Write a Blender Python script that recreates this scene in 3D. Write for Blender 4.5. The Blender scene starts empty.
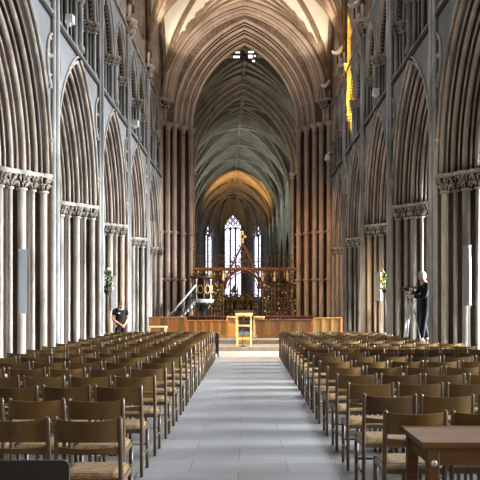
import bpy, bmesh, math, random
from mathutils import Vector, Matrix
PI = math.pi
rnd = random.Random(7)
scene = bpy.context.scene
C = scene.collection

# ------------------------------------------------------------------ frame
F = 800.0                      # focal length in pixels of the 480 px frame
CX, CY, EYE, CAMX = 248.5, 306.0, 1.5, 0.09
def at(px, py, D):             # photo pixel at a distance -> point in the nave
    return Vector((CAMX + (px - CX) * D / F, D, EYE + (CY - py) * D / F))

# ------------------------------------------------------------------ mesh builder
class MB:
    def __init__(s): s.v = []; s.f = []; s.sm = []
    def add(s, vs, fs, smooth=False):
        n = len(s.v); s.v += [tuple(p) for p in vs]
        for q in fs:
            s.f.append([i + n for i in q]); s.sm.append(smooth)
        return s
    def box(s, x0, x1, y0, y1, z0, z1):
        return s.add([(x0,y0,z0),(x1,y0,z0),(x1,y1,z0),(x0,y1,z0),(x0,y0,z1),(x1,y0,z1),(x1,y1,z1),(x0,y1,z1)],
              [(0,3,2,1),(4,5,6,7),(0,1,5,4),(1,2,6,5),(2,3,7,6),(3,0,4,7)])
    def bbox(s, x0, x1, y0, y1, z0, z1, b=.006):     # box with chamfered vertical and top edges
        ring = lambda z, o: [(x0+o,y0+b,z),(x0+b,y0+o,z),(x1-b,y0+o,z),(x1-o,y0+b,z),(x1-o,y1-b,z),(x1-b,y1-o,z),(x0+b,y1-o,z),(x0+o,y1-b,z)]
        vs = ring(z0+b,0) ; vs = ring(z0, b*.6) + ring(z0+b,0) + ring(z1-b,0) + ring(z1,b*.6)
        fs = [tuple(range(7,-1,-1)), tuple(range(24,32))]
        for k in range(3):
            for i in range(8):
                j = (i+1) % 8; fs.append((k*8+i, k*8+j, k*8+8+j, k*8+8+i))
        return s.add(vs, fs)
    def prism(s, poly, z0, z1):
        n = len(poly)
        vs = [(p[0],p[1],z0) for p in poly] + [(p[0],p[1],z1) for p in poly]
        fs = [tuple(range(n-1,-1,-1)), tuple(range(n,2*n))] + [(i,(i+1)%n,n+(i+1)%n,n+i) for i in range(n)]
        return s.add(vs, fs)
    def lathe(s, prof, cx=0, cy=0, seg=12, T=None, smooth=True):   # prof: (r, z)
        vs = []; fs = []; m = len(prof)
        for r, z in prof:
            for k in range(seg):
                a = 2*PI*k/seg; p = (cx + r*math.cos(a), cy + r*math.sin(a), z)
                vs.append(T(*p) if T else p)
        for i in range(m-1):
            for k in range(seg):
                k2 = (k+1) % seg; fs.append((i*seg+k, i*seg+k2, (i+1)*seg+k2, (i+1)*seg+k))
        s.add(vs, fs, smooth)
        n = len(s.v) - len(vs)
        s.f.append([n+k for k in range(seg-1,-1,-1)]); s.sm.append(False)
        s.f.append([n+(m-1)*seg+k for k in range(seg)]); s.sm.append(False)
        return s
    def tube(s, pts, r, seg=8, closed=False, smooth=True):
        pts = [Vector(p) for p in pts]; n = len(pts)
        R = r if isinstance(r, (list, tuple)) else [r]*n
        tan = []
        for i in range(n):
            a = pts[i-1] if (i > 0 or closed) else pts[i]
            b = pts[(i+1) % n] if (i < n-1 or closed) else pts[i]
            t = (b - a)
            tan.append(t.normalized() if t.length > 1e-9 else Vector((0,0,1)))
        ref = Vector((0,0,1)) if abs(tan[0].z) < .9 else Vector((1,0,0))
        nrm = (ref - tan[0]*ref.dot(tan[0])).normalized()
        vs = []
        for i in range(n):
            nrm = (nrm - tan[i]*nrm.dot(tan[i]))
            nrm = nrm.normalized() if nrm.length > 1e-6 else tan[i].orthogonal().normalized()
            bi = tan[i].cross(nrm)
            for k in range(seg):
                a = 2*PI*k/seg
                vs.append(pts[i] + (nrm*math.cos(a) + bi*math.sin(a))*R[i])
        fs = []
        for i in range(n if closed else n-1):
            i2 = (i+1) % n
            for k in range(seg):
                k2 = (k+1) % seg; fs.append((i*seg+k, i*seg+k2, i2*seg+k2, i2*seg+k))
        b0 = len(s.v)
        s.add(vs, fs, smooth)
        if not closed:
            s.f.append([b0+k for k in range(seg-1,-1,-1)]); s.sm.append(False)
            s.f.append([b0+(n-1)*seg+k for k in range(seg)]); s.sm.append(False)
        return s
    def bar(s, a, b, w, h=None):     # square bar between two points
        a = Vector(a); b = Vector(b); h = h or w; t = (b-a).normalized()
        ref = Vector((0,0,1)) if abs(t.z) < .9 else Vector((0,1,0))
        u = t.cross(ref).normalized(); v = u.cross(t)
        vs = [p + u*(i*w/2) + v*(j*h/2) for p in (a,b) for i,j in ((-1,-1),(1,-1),(1,1),(-1,1))]
        return s.add(vs, [(3,2,1,0),(4,5,6,7),(0,1,5,4),(1,2,6,5),(2,3,7,6),(3,0,4,7)])
    def ball(s, c, r, seg=8, rings=5, sc=(1,1,1)):
        vs = [(c[0],c[1],c[2]-r*sc[2])]; fs = []
        for i in range(1, rings):
            t = PI*i/rings
            for k in range(seg):
                a = 2*PI*k/seg
                vs.append((c[0]+r*sc[0]*math.sin(t)*math.cos(a), c[1]+r*sc[1]*math.sin(t)*math.sin(a), c[2]-r*sc[2]*math.cos(t)))
        vs.append((c[0],c[1],c[2]+r*sc[2])); L = len(vs)-1
        for k in range(seg):
            k2 = (k+1)%seg
            fs.append((0,1+k2,1+k)); fs.append((L,L-seg+k,L-seg+k2))
            for i in range(rings-2):
                o = 1+i*seg; fs.append((o+k,o+k2,o+seg+k2,o+seg+k))
        return s.add(vs, fs, True)
    def grid(s, pts, smooth=True):    # pts[i][j]
        n, m = len(pts), len(pts[0])
        return s.add([p for row in pts for p in row],
            [(i*m+j, i*m+j+1, (i+1)*m+j+1, (i+1)*m+j) for i in range(n-1) for j in range(m-1)], smooth)
    def build(s, name, mat, parent=None, loc=None):
        me = bpy.data.meshes.new(name); me.from_pydata(s.v, [], s.f)
        me.polygons.foreach_set('use_smooth', s.sm); me.materials.append(mat); me.update()
        o = bpy.data.objects.new(name, me); C.objects.link(o)
        if parent: o.parent = parent
        if loc: o.location = loc
        return o

def fixnormals(o):
    bm = bmesh.new(); bm.from_mesh(o.data); bmesh.ops.recalc_face_normals(bm, faces=bm.faces); bm.to_mesh(o.data); bm.free()
def empty(name, loc=(0,0,0), rz=0):
    o = bpy.data.objects.new(name, None); C.objects.link(o); o.location = loc; o.rotation_euler.z = rz
    o.empty_display_size = .1; return o
def tag(o, label=None, cat=None, group=None, kind=None):
    for k, v in (('label',label),('category',cat),('group',group),('kind',kind)):
        if v: o[k] = v
    return o
KIDS = {}
def kids(o): return [c for c in bpy.data.objects if c.parent == o]
def copy_tree(o, parent=None, children=None):
    c = o.copy(); C.objects.link(c); c.parent = parent
    for ch in (children if children is not None else kids(o)): copy_tree(ch, c)
    return c
ORD = 'zeroth first second third fourth fifth sixth seventh eighth ninth tenth eleventh twelfth thirteenth fourteenth fifteenth sixteenth seventeenth eighteenth nineteenth twentieth'.split()

# ------------------------------------------------------------------ materials
def new_mat(name):
    m = bpy.data.materials.new(name); m.use_nodes = True
    nt = m.node_tree; b = nt.nodes['Principled BSDF']; return m, nt, b
def stone(name, c1, c2, rough=.85, scale=1.6, bump=.25, zs=.35, c3=None):
    m, nt, b = new_mat(name)
    g = nt.nodes.new('ShaderNodeNewGeometry'); mp = nt.nodes.new('ShaderNodeMapping'); mp.inputs['Scale'].default_value = (1,1,zs)
    n = nt.nodes.new('ShaderNodeTexNoise'); n.inputs['Scale'].default_value = scale; n.inputs['Detail'].default_value = 6; n.inputs['Roughness'].default_value = .65
    r = nt.nodes.new('ShaderNodeValToRGB')
    r.color_ramp.elements[0].position = .32; r.color_ramp.elements[0].color = (*c1,1)
    r.color_ramp.elements[1].position = .68; r.color_ramp.elements[1].color = (*c2,1)
    if c3:
        e = r.color_ramp.elements.new(.5); e.color = (*c3,1)
    n2 = nt.nodes.new('ShaderNodeTexNoise'); n2.inputs['Scale'].default_value = 22; n2.inputs['Detail'].default_value = 4
    bp = nt.nodes.new('ShaderNodeBump'); bp.inputs['Strength'].default_value = bump; bp.inputs['Distance'].default_value = .02
    L = nt.links.new
    L(g.outputs['Position'], mp.inputs['Vector']); L(mp.outputs['Vector'], n.inputs['Vector']); L(n.outputs['Fac'], r.inputs['Fac'])
    L(r.outputs['Color'], b.inputs['Base Color']); L(g.outputs['Position'], n2.inputs['Vector']); L(n2.outputs['Fac'], bp.inputs['Height']); L(bp.outputs['Normal'], b.inputs['Normal'])
    b.inputs['Roughness'].default_value = rough; b.inputs['Specular IOR Level'].default_value = .3
    return m
def plain(name, c, rough=.5, metal=0, spec=.5, var=.15, scale=9):
    m, nt, b = new_mat(name)
    tc = nt.nodes.new('ShaderNodeTexCoord'); n = nt.nodes.new('ShaderNodeTexNoise'); n.inputs['Scale'].default_value = scale; n.inputs['Detail'].default_value = 4
    r = nt.nodes.new('ShaderNodeValToRGB')
    r.color_ramp.elements[0].position = .3; r.color_ramp.elements[0].color = (*[x*(1-var) for x in c],1)
    r.color_ramp.elements[1].position = .7; r.color_ramp.elements[1].color = (*[min(1,x*(1+var)) for x in c],1)
    nt.links.new(tc.outputs['Object'], n.inputs['Vector']); nt.links.new(n.outputs['Fac'], r.inputs['Fac']); nt.links.new(r.outputs['Color'], b.inputs['Base Color'])
    b.inputs['Roughness'].default_value = rough; b.inputs['Metallic'].default_value = metal; b.inputs['Specular IOR Level'].default_value = spec
    return m
def wood(name, c1, c2, rough=.4, grain=(2,2,30), rand=.35, spec=.5):
    m, nt, b = new_mat(name); L = nt.links.new
    tc = nt.nodes.new('ShaderNodeTexCoord'); mp = nt.nodes.new('ShaderNodeMapping'); mp.inputs['Scale'].default_value = grain
    oi = nt.nodes.new('ShaderNodeObjectInfo'); ad = nt.nodes.new('ShaderNodeVectorMath'); ad.operation = 'ADD'
    n = nt.nodes.new('ShaderNodeTexNoise'); n.inputs['Scale'].default_value = 2.2; n.inputs['Detail'].default_value = 5; n.inputs['Roughness'].default_value = .6
    r = nt.nodes.new('ShaderNodeValToRGB')
    r.color_ramp.elements[0].position = .3; r.color_ramp.elements[0].color = (*c1,1)
    r.color_ramp.elements[1].position = .7; r.color_ramp.elements[1].color = (*c2,1)
    h = nt.nodes.new('ShaderNodeHueSaturation'); mr = nt.nodes.new('ShaderNodeMapRange')
    mr.inputs['To Min'].default_value = 1-rand; mr.inputs['To Max'].default_value = 1+rand
    L(tc.outputs['Object'], ad.inputs[0]); L(oi.outputs['Random'], ad.inputs[1]); L(ad.outputs[0], mp.inputs['Vector']); L(mp.outputs['Vector'], n.inputs['Vector'])
    L(n.outputs['Fac'], r.inputs['Fac']); L(r.outputs['Color'], h.inputs['Color']); L(oi.outputs['Random'], mr.inputs['Value']); L(mr.outputs['Result'], h.inputs['Value'])
    L(h.outputs['Color'], b.inputs['Base Color']); b.inputs['Roughness'].default_value = rough; b.inputs['Specular IOR Level'].default_value = spec
    return m
def glow(name, c, s, pattern=None):
    m, nt, b = new_mat(name); L = nt.links.new
    b.inputs['Base Color'].default_value = (.1,.1,.12,1)
    g = nt.nodes.new('ShaderNodeNewGeometry'); v = nt.nodes.new('ShaderNodeTexVoronoi'); v.inputs['Scale'].default_value = 4.5
    r = nt.nodes.new('ShaderNodeValToRGB'); r.color_ramp.elements[0].color = (*c,1); r.color_ramp.elements[1].color = (*(pattern or c),1)
    r.color_ramp.elements[0].position = .35; r.color_ramp.elements[1].position = .8
    sp = nt.nodes.new('ShaderNodeSeparateColor')
    L(g.outputs['Position'], v.inputs['Vector']); L(v.outputs['Color'], sp.inputs['Color']); L(sp.outputs[0], r.inputs['Fac'])
    L(r.outputs['Color'], b.inputs['Emission Color']); b.inputs['Emission Strength'].default_value = s
    return m

M = {}
M['pale'] = stone('pale_limestone', (.16,.135,.11), (.52,.475,.42), c3=(.36,.32,.27))
M['red'] = stone('red_sandstone_shaded', (.030,.016,.011), (.085,.047,.032), scale=2.2)  # reddish sandstone, darkened so the hollows carry shade in their colour
M['roll'] = stone('brown_grey_moulding', (.17,.132,.104), (.50,.43,.365), c3=(.34,.282,.232))
M['blue'] = stone('blue_grey_shaft_stone', (.12,.115,.108), (.38,.37,.352), c3=(.25,.243,.232))
M['core'] = stone('brown_core_shaded', (.060,.044,.034), (.14,.108,.086))  # brown stone, darkened to put shade into the gaps between shafts
M['spandrel'] = stone('ashlar', (.14,.142,.147), (.225,.227,.231), scale=1.1, zs=1)
M['cross'] = stone('crossing_sandstone', (.29,.222,.186), (.50,.40,.335), scale=1.1, zs=1)
M['rubble'] = stone('rubble_wall', (.06,.045,.037), (.22,.16,.125), scale=9, zs=1, bump=.6)
M['web'] = stone('vault_plaster', (.66,.60,.48), (.80,.74,.62), scale=.6, zs=1, bump=.1)
M['rib'] = stone('vault_rib_stone', (.13,.083,.055), (.32,.22,.15), scale=1.5, zs=1)
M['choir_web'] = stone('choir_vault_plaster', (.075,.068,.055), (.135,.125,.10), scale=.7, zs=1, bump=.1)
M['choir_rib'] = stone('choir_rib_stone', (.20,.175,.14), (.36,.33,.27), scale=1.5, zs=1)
M['choir'] = stone('choir_stone', (.20,.195,.17), (.40,.39,.34), scale=1.5)
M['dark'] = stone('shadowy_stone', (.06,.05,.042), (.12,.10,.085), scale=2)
M['string'] = stone('string_shade_stone', (.014,.011,.010), (.035,.028,.024), scale=3)  # near-black colour holds the string's shadow line and the choir pillars' shaft gaps
M['step'] = stone('step_stone', (.10,.095,.085), (.19,.18,.16), scale=3, zs=1, rough=.7)
M['glass'] = glow('clear_leaded_glass', (.95,.97,1.0), 2.5, (.8,.88,1.0))
M['stained'] = glow('pale_stained_glass', (.95,.95,1.0), 2.6, (.55,.53,.85))
M['cglass'] = glow('green_leaded_glass', (.92,1.0,.92), 2.2, (.75,.92,.84))
M['lead'] = plain('dark_mullion_stone', (.05,.045,.045), .8)
M['chair'] = wood('chair_beech', (.064,.034,.0095), (.142,.078,.023), .34, (3,3,1.2), .45)
M['post'] = wood('chair_frame_wood', (.065,.041,.020), (.135,.088,.046), .30, (20,20,2), .2)
M['table'] = wood('table_oak', (.085,.040,.014), (.15,.074,.028), .6, (1.2,14,14), .1, .2)
M['oak'] = wood('honey_oak', (.30,.125,.032), (.45,.20,.055), .4, (10,10,1), .12)
M['olive'] = wood('olive_panel', (.14,.085,.022), (.23,.145,.045), .45, (10,10,1), .15)
M['brownp'] = wood('brown_panel', (.11,.048,.016), (.18,.085,.03), .45, (10,10,1), .15)
M['redrail'] = wood('dark_red_rail', (.09,.025,.012), (.15,.045,.02), .4, (1,10,10), .1)
M['lightoak'] = wood('pale_oak', (.70,.42,.15), (.86,.56,.24), .4, (10,10,1), .05)
M['paleboard'] = wood('limed_oak', (.60,.47,.30), (.75,.62,.44), .4, (1,10,10), .05)
M['black'] = plain('black_plastic', (.012,.011,.010), .5, var=.1)
M['iron'] = plain('dark_iron', (.03,.022,.018), .45, .6)
M['redmetal'] = plain('painted_red_metal', (.13,.045,.024), .5, .3)
M['gold'] = plain('gilded_metal', (.62,.40,.13), .4, .25)
M['brass'] = plain('brown_brass', (.12,.06,.022), .4, .6)
M['silver'] = plain('steel', (.6,.6,.62), .3, .9)
M['marble'] = plain('white_marble', (.75,.74,.72), .4)
M['greybox'] = plain('grey_enamel', (.22,.225,.235), .45, var=.05)
M['whitebox'] = plain('white_enamel', (.80,.80,.80), .45, var=.03)
M['cloth'] = plain('black_cloth', (.010,.010,.013), .85, var=.2, spec=.2)
M['skin'] = plain('skin_tone', (.52,.30,.21), .55, var=.08)
M['grey_hair'] = plain('grey_hair_tone', (.50,.49,.47), .7)
M['dim_hair'] = plain('brown_grey_hair_tone', (.17,.14,.11), .7)
M['leaf'] = plain('green_leaf', (.045,.10,.025), .6, var=.4)
M['white_petal'] = plain('white_petal_tone', (.80,.74,.72), .6)
M['pink_petal'] = plain('pink_petal_tone', (.62,.22,.24), .6)
M['yellow_petal'] = plain('yellow_petal_tone', (.70,.42,.06), .6)
M['lens'] = plain('lens_glass', (.02,.02,.03), .1)

def rush():
    m, nt, b = new_mat('rush_weave'); L = nt.links.new
    tc = nt.nodes.new('ShaderNodeTexCoord'); sp = nt.nodes.new('ShaderNodeSeparateXYZ')
    L(tc.outputs['Object'], sp.inputs[0])
    def mth(op, a, bb=None):
        n = nt.nodes.new('ShaderNodeMath'); n.operation = op
        for i, q in enumerate((a, bb)):
            if q is None: continue
            if isinstance(q, (int, float)): n.inputs[i].default_value = q
            else: L(q, n.inputs[i])
        return n.outputs[0]
    ax = mth('ABSOLUTE', sp.outputs[0]); ay = mth('ABSOLUTE', sp.outputs[1])
    mx = mth('MAXIMUM', ax, ay)                       # square rings: the four woven triangles
    w = mth('SINE', mth('MULTIPLY', mx, 420.0))
    n = nt.nodes.new('ShaderNodeTexNoise'); n.inputs['Scale'].default_value = 35; L(tc.outputs['Object'], n.inputs['Vector'])
    f = mth('ADD', mth('MULTIPLY', w, .22), n.outputs['Fac'])
    d = mth('ABSOLUTE', mth('SUBTRACT', ax, ay)); edge = mth('LESS_THAN', d, .006)
    f2 = mth('SUBTRACT', f, mth('MULTIPLY', edge, .35))
    r = nt.nodes.new('ShaderNodeValToRGB'); r.color_ramp.elements[0].position = .2; r.color_ramp.elements[0].color = (.06,.03,.010,1)
    r.color_ramp.elements[1].position = .75; r.color_ramp.elements[1].color = (.34,.20,.068,1)
    L(f2, r.inputs['Fac']); L(r.outputs['Color'], b.inputs['Base Color']); b.inputs['Roughness'].default_value = .7
    bp = nt.nodes.new('ShaderNodeBump'); bp.inputs['Strength'].default_value = .5; bp.inputs['Distance'].default_value = .006; L(f2, bp.inputs['Height']); L(bp.outputs['Normal'], b.inputs['Normal'])
    return m
M['rush'] = rush()
def flags():
    m, nt, b = new_mat('stone_flags'); L = nt.links.new
    g = nt.nodes.new('ShaderNodeNewGeometry'); mp = nt.nodes.new('ShaderNodeMapping'); mp.inputs['Rotation'].default_value = (0,0,0)
    t = nt.nodes.new('ShaderNodeTexBrick'); t.inputs['Scale'].default_value = 1; t.inputs['Brick Width'].default_value = .9; t.inputs['Row Height'].default_value = .6
    t.inputs['Mortar Size'].default_value = .006; t.inputs['Color1'].default_value = (.20,.198,.20,1); t.inputs['Color2'].default_value = (.25,.247,.248,1); t.inputs['Mortar'].default_value = (.12,.12,.125,1)
    n = nt.nodes.new('ShaderNodeTexNoise'); n.inputs['Scale'].default_value = 1.7; n.inputs['Detail'].default_value = 6
    mx = nt.nodes.new('ShaderNodeMix'); mx.data_type = 'RGBA'; mx.blend_type = 'MULTIPLY'; mx.inputs['Factor'].default_value = .45
    L(g.outputs['Position'], mp.inputs['Vector']); L(mp.outputs['Vector'], t.inputs['Vector']); L(g.outputs['Position'], n.inputs['Vector'])
    r = nt.nodes.new('ShaderNodeValToRGB'); r.color_ramp.elements[0].position = .3; r.color_ramp.elements[0].color = (.6,.6,.62,1); r.color_ramp.elements[1].position = .7; r.color_ramp.elements[1].color = (1,1,1,1)
    L(n.outputs['Fac'], r.inputs['Fac']); L(t.outputs['Color'], mx.inputs['A']); L(r.outputs['Color'], mx.inputs['B']); L(mx.outputs['Result'], b.inputs['Base Color'])
    b.inputs['Roughness'].default_value = .5; b.inputs['Specular IOR Level'].default_value = .35
    return m
M['floor'] = flags()
# ================================================================== the building
W = 4.11; P1 = 17.2; PITCH = 5.25
PY = [P1 + PITCH*k for k in range(-1, 5)]          # pillar lines, the last is the crossing respond (38.2)
YX = 38.85                                         # west face of the crossing wall
ZS, ZC = 4.27, 7.62                                # arcade springing, string course
def S(o, **k): o['kind'] = 'structure'; return o

# pointed arch: half span s, centres c beyond the middle
def arch_uz(s, c, z0, n=14):
    R = s + c; th = math.acos(c / R); out = []
    for i in range(n+1):
        a = th*i/n; out.append((R*math.cos(a) - c, z0 + R*math.sin(a)))
    return out + [(-u, z) for u, z in reversed(out[:-1])]
def rise(s, c): return math.sqrt((s+c)**2 - c*c)
def c_of(s, h): return (h*h - s*s) / (2*s)
def arch_roll(mb, Mp, s, c, z0, d, r, seg=7, n=14, foot=None):
    uz = arch_uz(s, c, z0, n)
    if foot is not None: uz = [(s, foot)] + uz + [(-s, foot)]
    return mb.tube([Mp(u, z, d) for u, z in uz], r, seg)
def arch_sweep(mb, Mp, prof, c, z0, n=14):
    return mb.grid([[Mp(u, z, d) for u, z in arch_uz(s, c, z0, n)] for s, d in prof], True)
def arch_panel(mb, Mp, L0, L1, s, c, z0, ztop, d0, d1, n=14):
    zt = ztop if callable(ztop) else (lambda u: ztop)
    uz = [(L1, z0)] + arch_uz(s, c, z0, n) + [(-L0, z0)]
    for d in (d0, d1):
        a = [Mp(u, z, d) for u, z in uz]; b = [Mp(u, max(zt(u), z), d) for u, z in uz]
        mb.add(a + b, [(i, i+1, len(a)+i+1, len(a)+i) for i in range(len(a)-1)])
    mb.add([Mp(u, z, d) for d in (d0, d1) for u, z in uz], [(i, i+1, len(uz)+i+1, len(uz)+i) for i in range(len(uz)-1)])
    return mb

# ---- floor
b = MB(); b.box(-13, 13, -9, 100, -.3, 0); S(b.build('floor', M['floor']))
b = MB(); b.box(-W-.3, W+.3, 26.6, 28.9, 0, .13); S(b.build('floor_step', M['step']))
b = MB(); b.box(-W-.3, W+.3, 28.9, 39.2, 0, .27); S(b.build('floor_step', M['step']))

# ---- pillars
def shaft_spots():
    out = []
    for t, r in ((0,.078),(.25,.046),(.5,.090),(.75,.046),(1,.092)):
        a, y = .13 + .67*t, .3 + .9*t
        for sa in ((1,-1) if t < 1 else (1,)):
            for sy in (1,-1): out.append((sa*(a-.8), sy*y, r))
    return out
def capital(parent, spots, z0, z1, seed, leaf=.034, flare=.075, mat='pale', slab=None, name='capital', bell='red'):
    # bells coloured dark as shade between leaves, a pale abacus and a ring at the neck, two tiers of carved leaves
    g = random.Random(seed); h = z1 - z0; B, A, Lf = MB(), MB(), MB()
    for x, y, r in spots:
        B.lathe([(r-.01,z0),(r,z0+.3*h),(r+flare*.35,z0+.62*h),(r+flare*.7,z0+.80*h)], x, y, 10)
        A.lathe([(r+.01,z0-.03),(r+.035,z0-.015),(r+.035,z0+.015),(r+.005,z0+.03)], x, y, 10)
        A.lathe([(r+flare*.5,z0+.77*h),(r+flare+.03,z0+.80*h),(r+flare+.03,z0+.88*h),(r+flare+.05,z0+.92*h),(r+flare+.05,z1)], x, y, 12)
        for tier, (za, zb_) in enumerate(((.12,.40),(.42,.74))):
            n = max(5, int(2*PI*(r+.05)/(leaf*2.1)))
            for k in range(n):
                a = 2*PI*(k+.5*tier)/n + g.uniform(-.15,.15); c_, s_ = math.cos(a), math.sin(a)
                q0 = r+.004; q1 = r+flare*(.45+.35*tier); q2 = q1+.035; zA, zB = z0+h*za, z0+h*zb_
                P = lambda q, z, o=0: (x+q*c_-o*s_, y+q*s_+o*c_, z)
                Lf.tube([P(q0,zA), P(q1,(zA+zB)/2), P(q2,zB), P(q2+.02,zB-.03)], [leaf*.28,leaf*.5,leaf*.62,leaf*.35], 5)
                Lf.ball(P(q2,zB-.01,leaf*.7), leaf*.45, 5, 4); Lf.ball(P(q1+.01,(zA+zB)/2+.01,-leaf*.7), leaf*.4, 5, 4)
    if slab: A.prism(slab, z0+.80*h, z0+1.0*h)
    o = A.build(name, M[mat], parent); out = [o]
    out.append(B.build('bell', M[bell], o)); out.append(Lf.build('carved_foliage', M[mat], o))
    return out
pillar0 = empty('pillar', (0,0,0)); S(pillar0)
pk = []
spots = shaft_spots()
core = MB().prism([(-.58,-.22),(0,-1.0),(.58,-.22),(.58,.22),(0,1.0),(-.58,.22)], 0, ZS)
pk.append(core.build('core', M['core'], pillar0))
for x, y, r in spots:
    mb = MB().lathe([(r+.07,.0),(r+.07,.3),(r+.05,.34),(r+.02,.37),(r+.05,.41),(r+.045,.44),(r,.48),(r,3.9)], x, y, 12)
    pk.append(mb.build('shaft', M['pale'], pillar0))
pk.append(capital(pillar0, spots, 3.9, ZS, 3, slab=[(-.78,-.42),(-.05,-1.36),(.05,-1.36),(.78,-.42),(.78,.42),(.05,1.36),(-.05,1.36),(-.78,.42)])[0])
pk.append(MB().prism([(-1.0,-.42),(0,-1.5),(1.0,-.42),(1.0,.42),(0,1.5),(-1.0,.42)], 0, .18).build('plinth', M['pale'], pillar0))
PN = ['beyond the left edge', 'carrying the large grey column speaker', 'behind the rows, plain', 'by the flowers and the man in black', 'last before the crossing']
first = True
for side in (-1, 1):
    for k in range(5):
        p = pillar0 if first else copy_tree(pillar0, None, pk); first = False
        p.location = (side*(W+.8), PY[k], 0)

# ---- nave walls
vz0 = 11.35; VH = 4.05; VR = 4.95; Vc = c_of(VH, VR)
def z1(x): return vz0 + math.sqrt(max(0, (VH+Vc)**2 - (min(abs(x),VH)+Vc)**2))
def z2f(hb, rs=VR-.05):
    c = c_of(hb, rs); return lambda u: vz0 + math.sqrt(max(0, (hb+c)**2 - (min(abs(u),hb)+c)**2))
wn = [0]
def clerestory(Mw, hb, parent, glass, zsill, s, rs, wallmat, dglass=.45, z2=None, zb=11.0):
    po = Vector(parent.location); Mp = lambda u, z, d: Vector(Mw(u, z, d)) - po
    # lunette wall with a pointed window, its reveal, glass and mullions
    c = c_of(s, rs); z0 = zsill + .9
    mb = MB(); arch_panel(mb, Mp, hb, hb, s, c, z0, lambda u: z2(u)+.25, 0, .6)
    for a, q in ((-hb,-s),(s,hb)):
        mb.add([Mp(a,zb,0),Mp(q,zb,0),Mp(q,z0,0),Mp(a,z0,0)], [(0,1,2,3)])
    mb.add([Mp(-s,zb,0),Mp(s,zb,0),Mp(s,zsill,0),Mp(-s,zsill,0),Mp(s,zsill,.6),Mp(-s,zsill,.6)], [(0,1,2,3),(3,2,4,5)])
    for q in (-s, s): mb.add([Mp(q,zsill,0),Mp(q,zsill,.6),Mp(q,z0,.6),Mp(q,z0,0)], [(0,1,2,3)])
    mb.build('clerestory_wall', wallmat, parent)
    mb = MB(); arch_roll(mb, Mp, s+.06, c, z0, -.02, .07, 6, 10, zsill); mb.build('window_moulding', wallmat, parent)
    wn[0] += 1
    w = S(empty('window_%d' % wn[0], Mw(0, zsill, dglass)))
    inv = Vector(w.location)
    Ml = lambda u, z, d: Vector(Mw(u, z, d)) - inv
    uz = arch_uz(s, c, z0, 10); mb = MB()
    mb.add([Ml(u,z,dglass) for u,z in uz] + [Ml(u,zsill,dglass) for u,z in uz], [(i,i+1,len(uz)+i+1,len(uz)+i) for i in range(len(uz)-1)])
    mb.build('glass', glass, w)
    for q in (-s/3, s/3):
        MB().bar(Ml(q,zsill,dglass-.05), Ml(q,z0+rs*.55,dglass-.05), .1).build('mullion', M['lead'], w)
    mb = MB()
    for q in (-s*.5, 0, s*.5):
        mb.tube([Ml(q+.3*s*math.cos(t),z0+rs*(.42 if q==0 else .18)+.3*s*math.sin(t),dglass-.05) for t in [2*PI*i/12 for i in range(12)]], .045, 5, True)
    mb.build('tracery', M['lead'], w)
    return w

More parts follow.
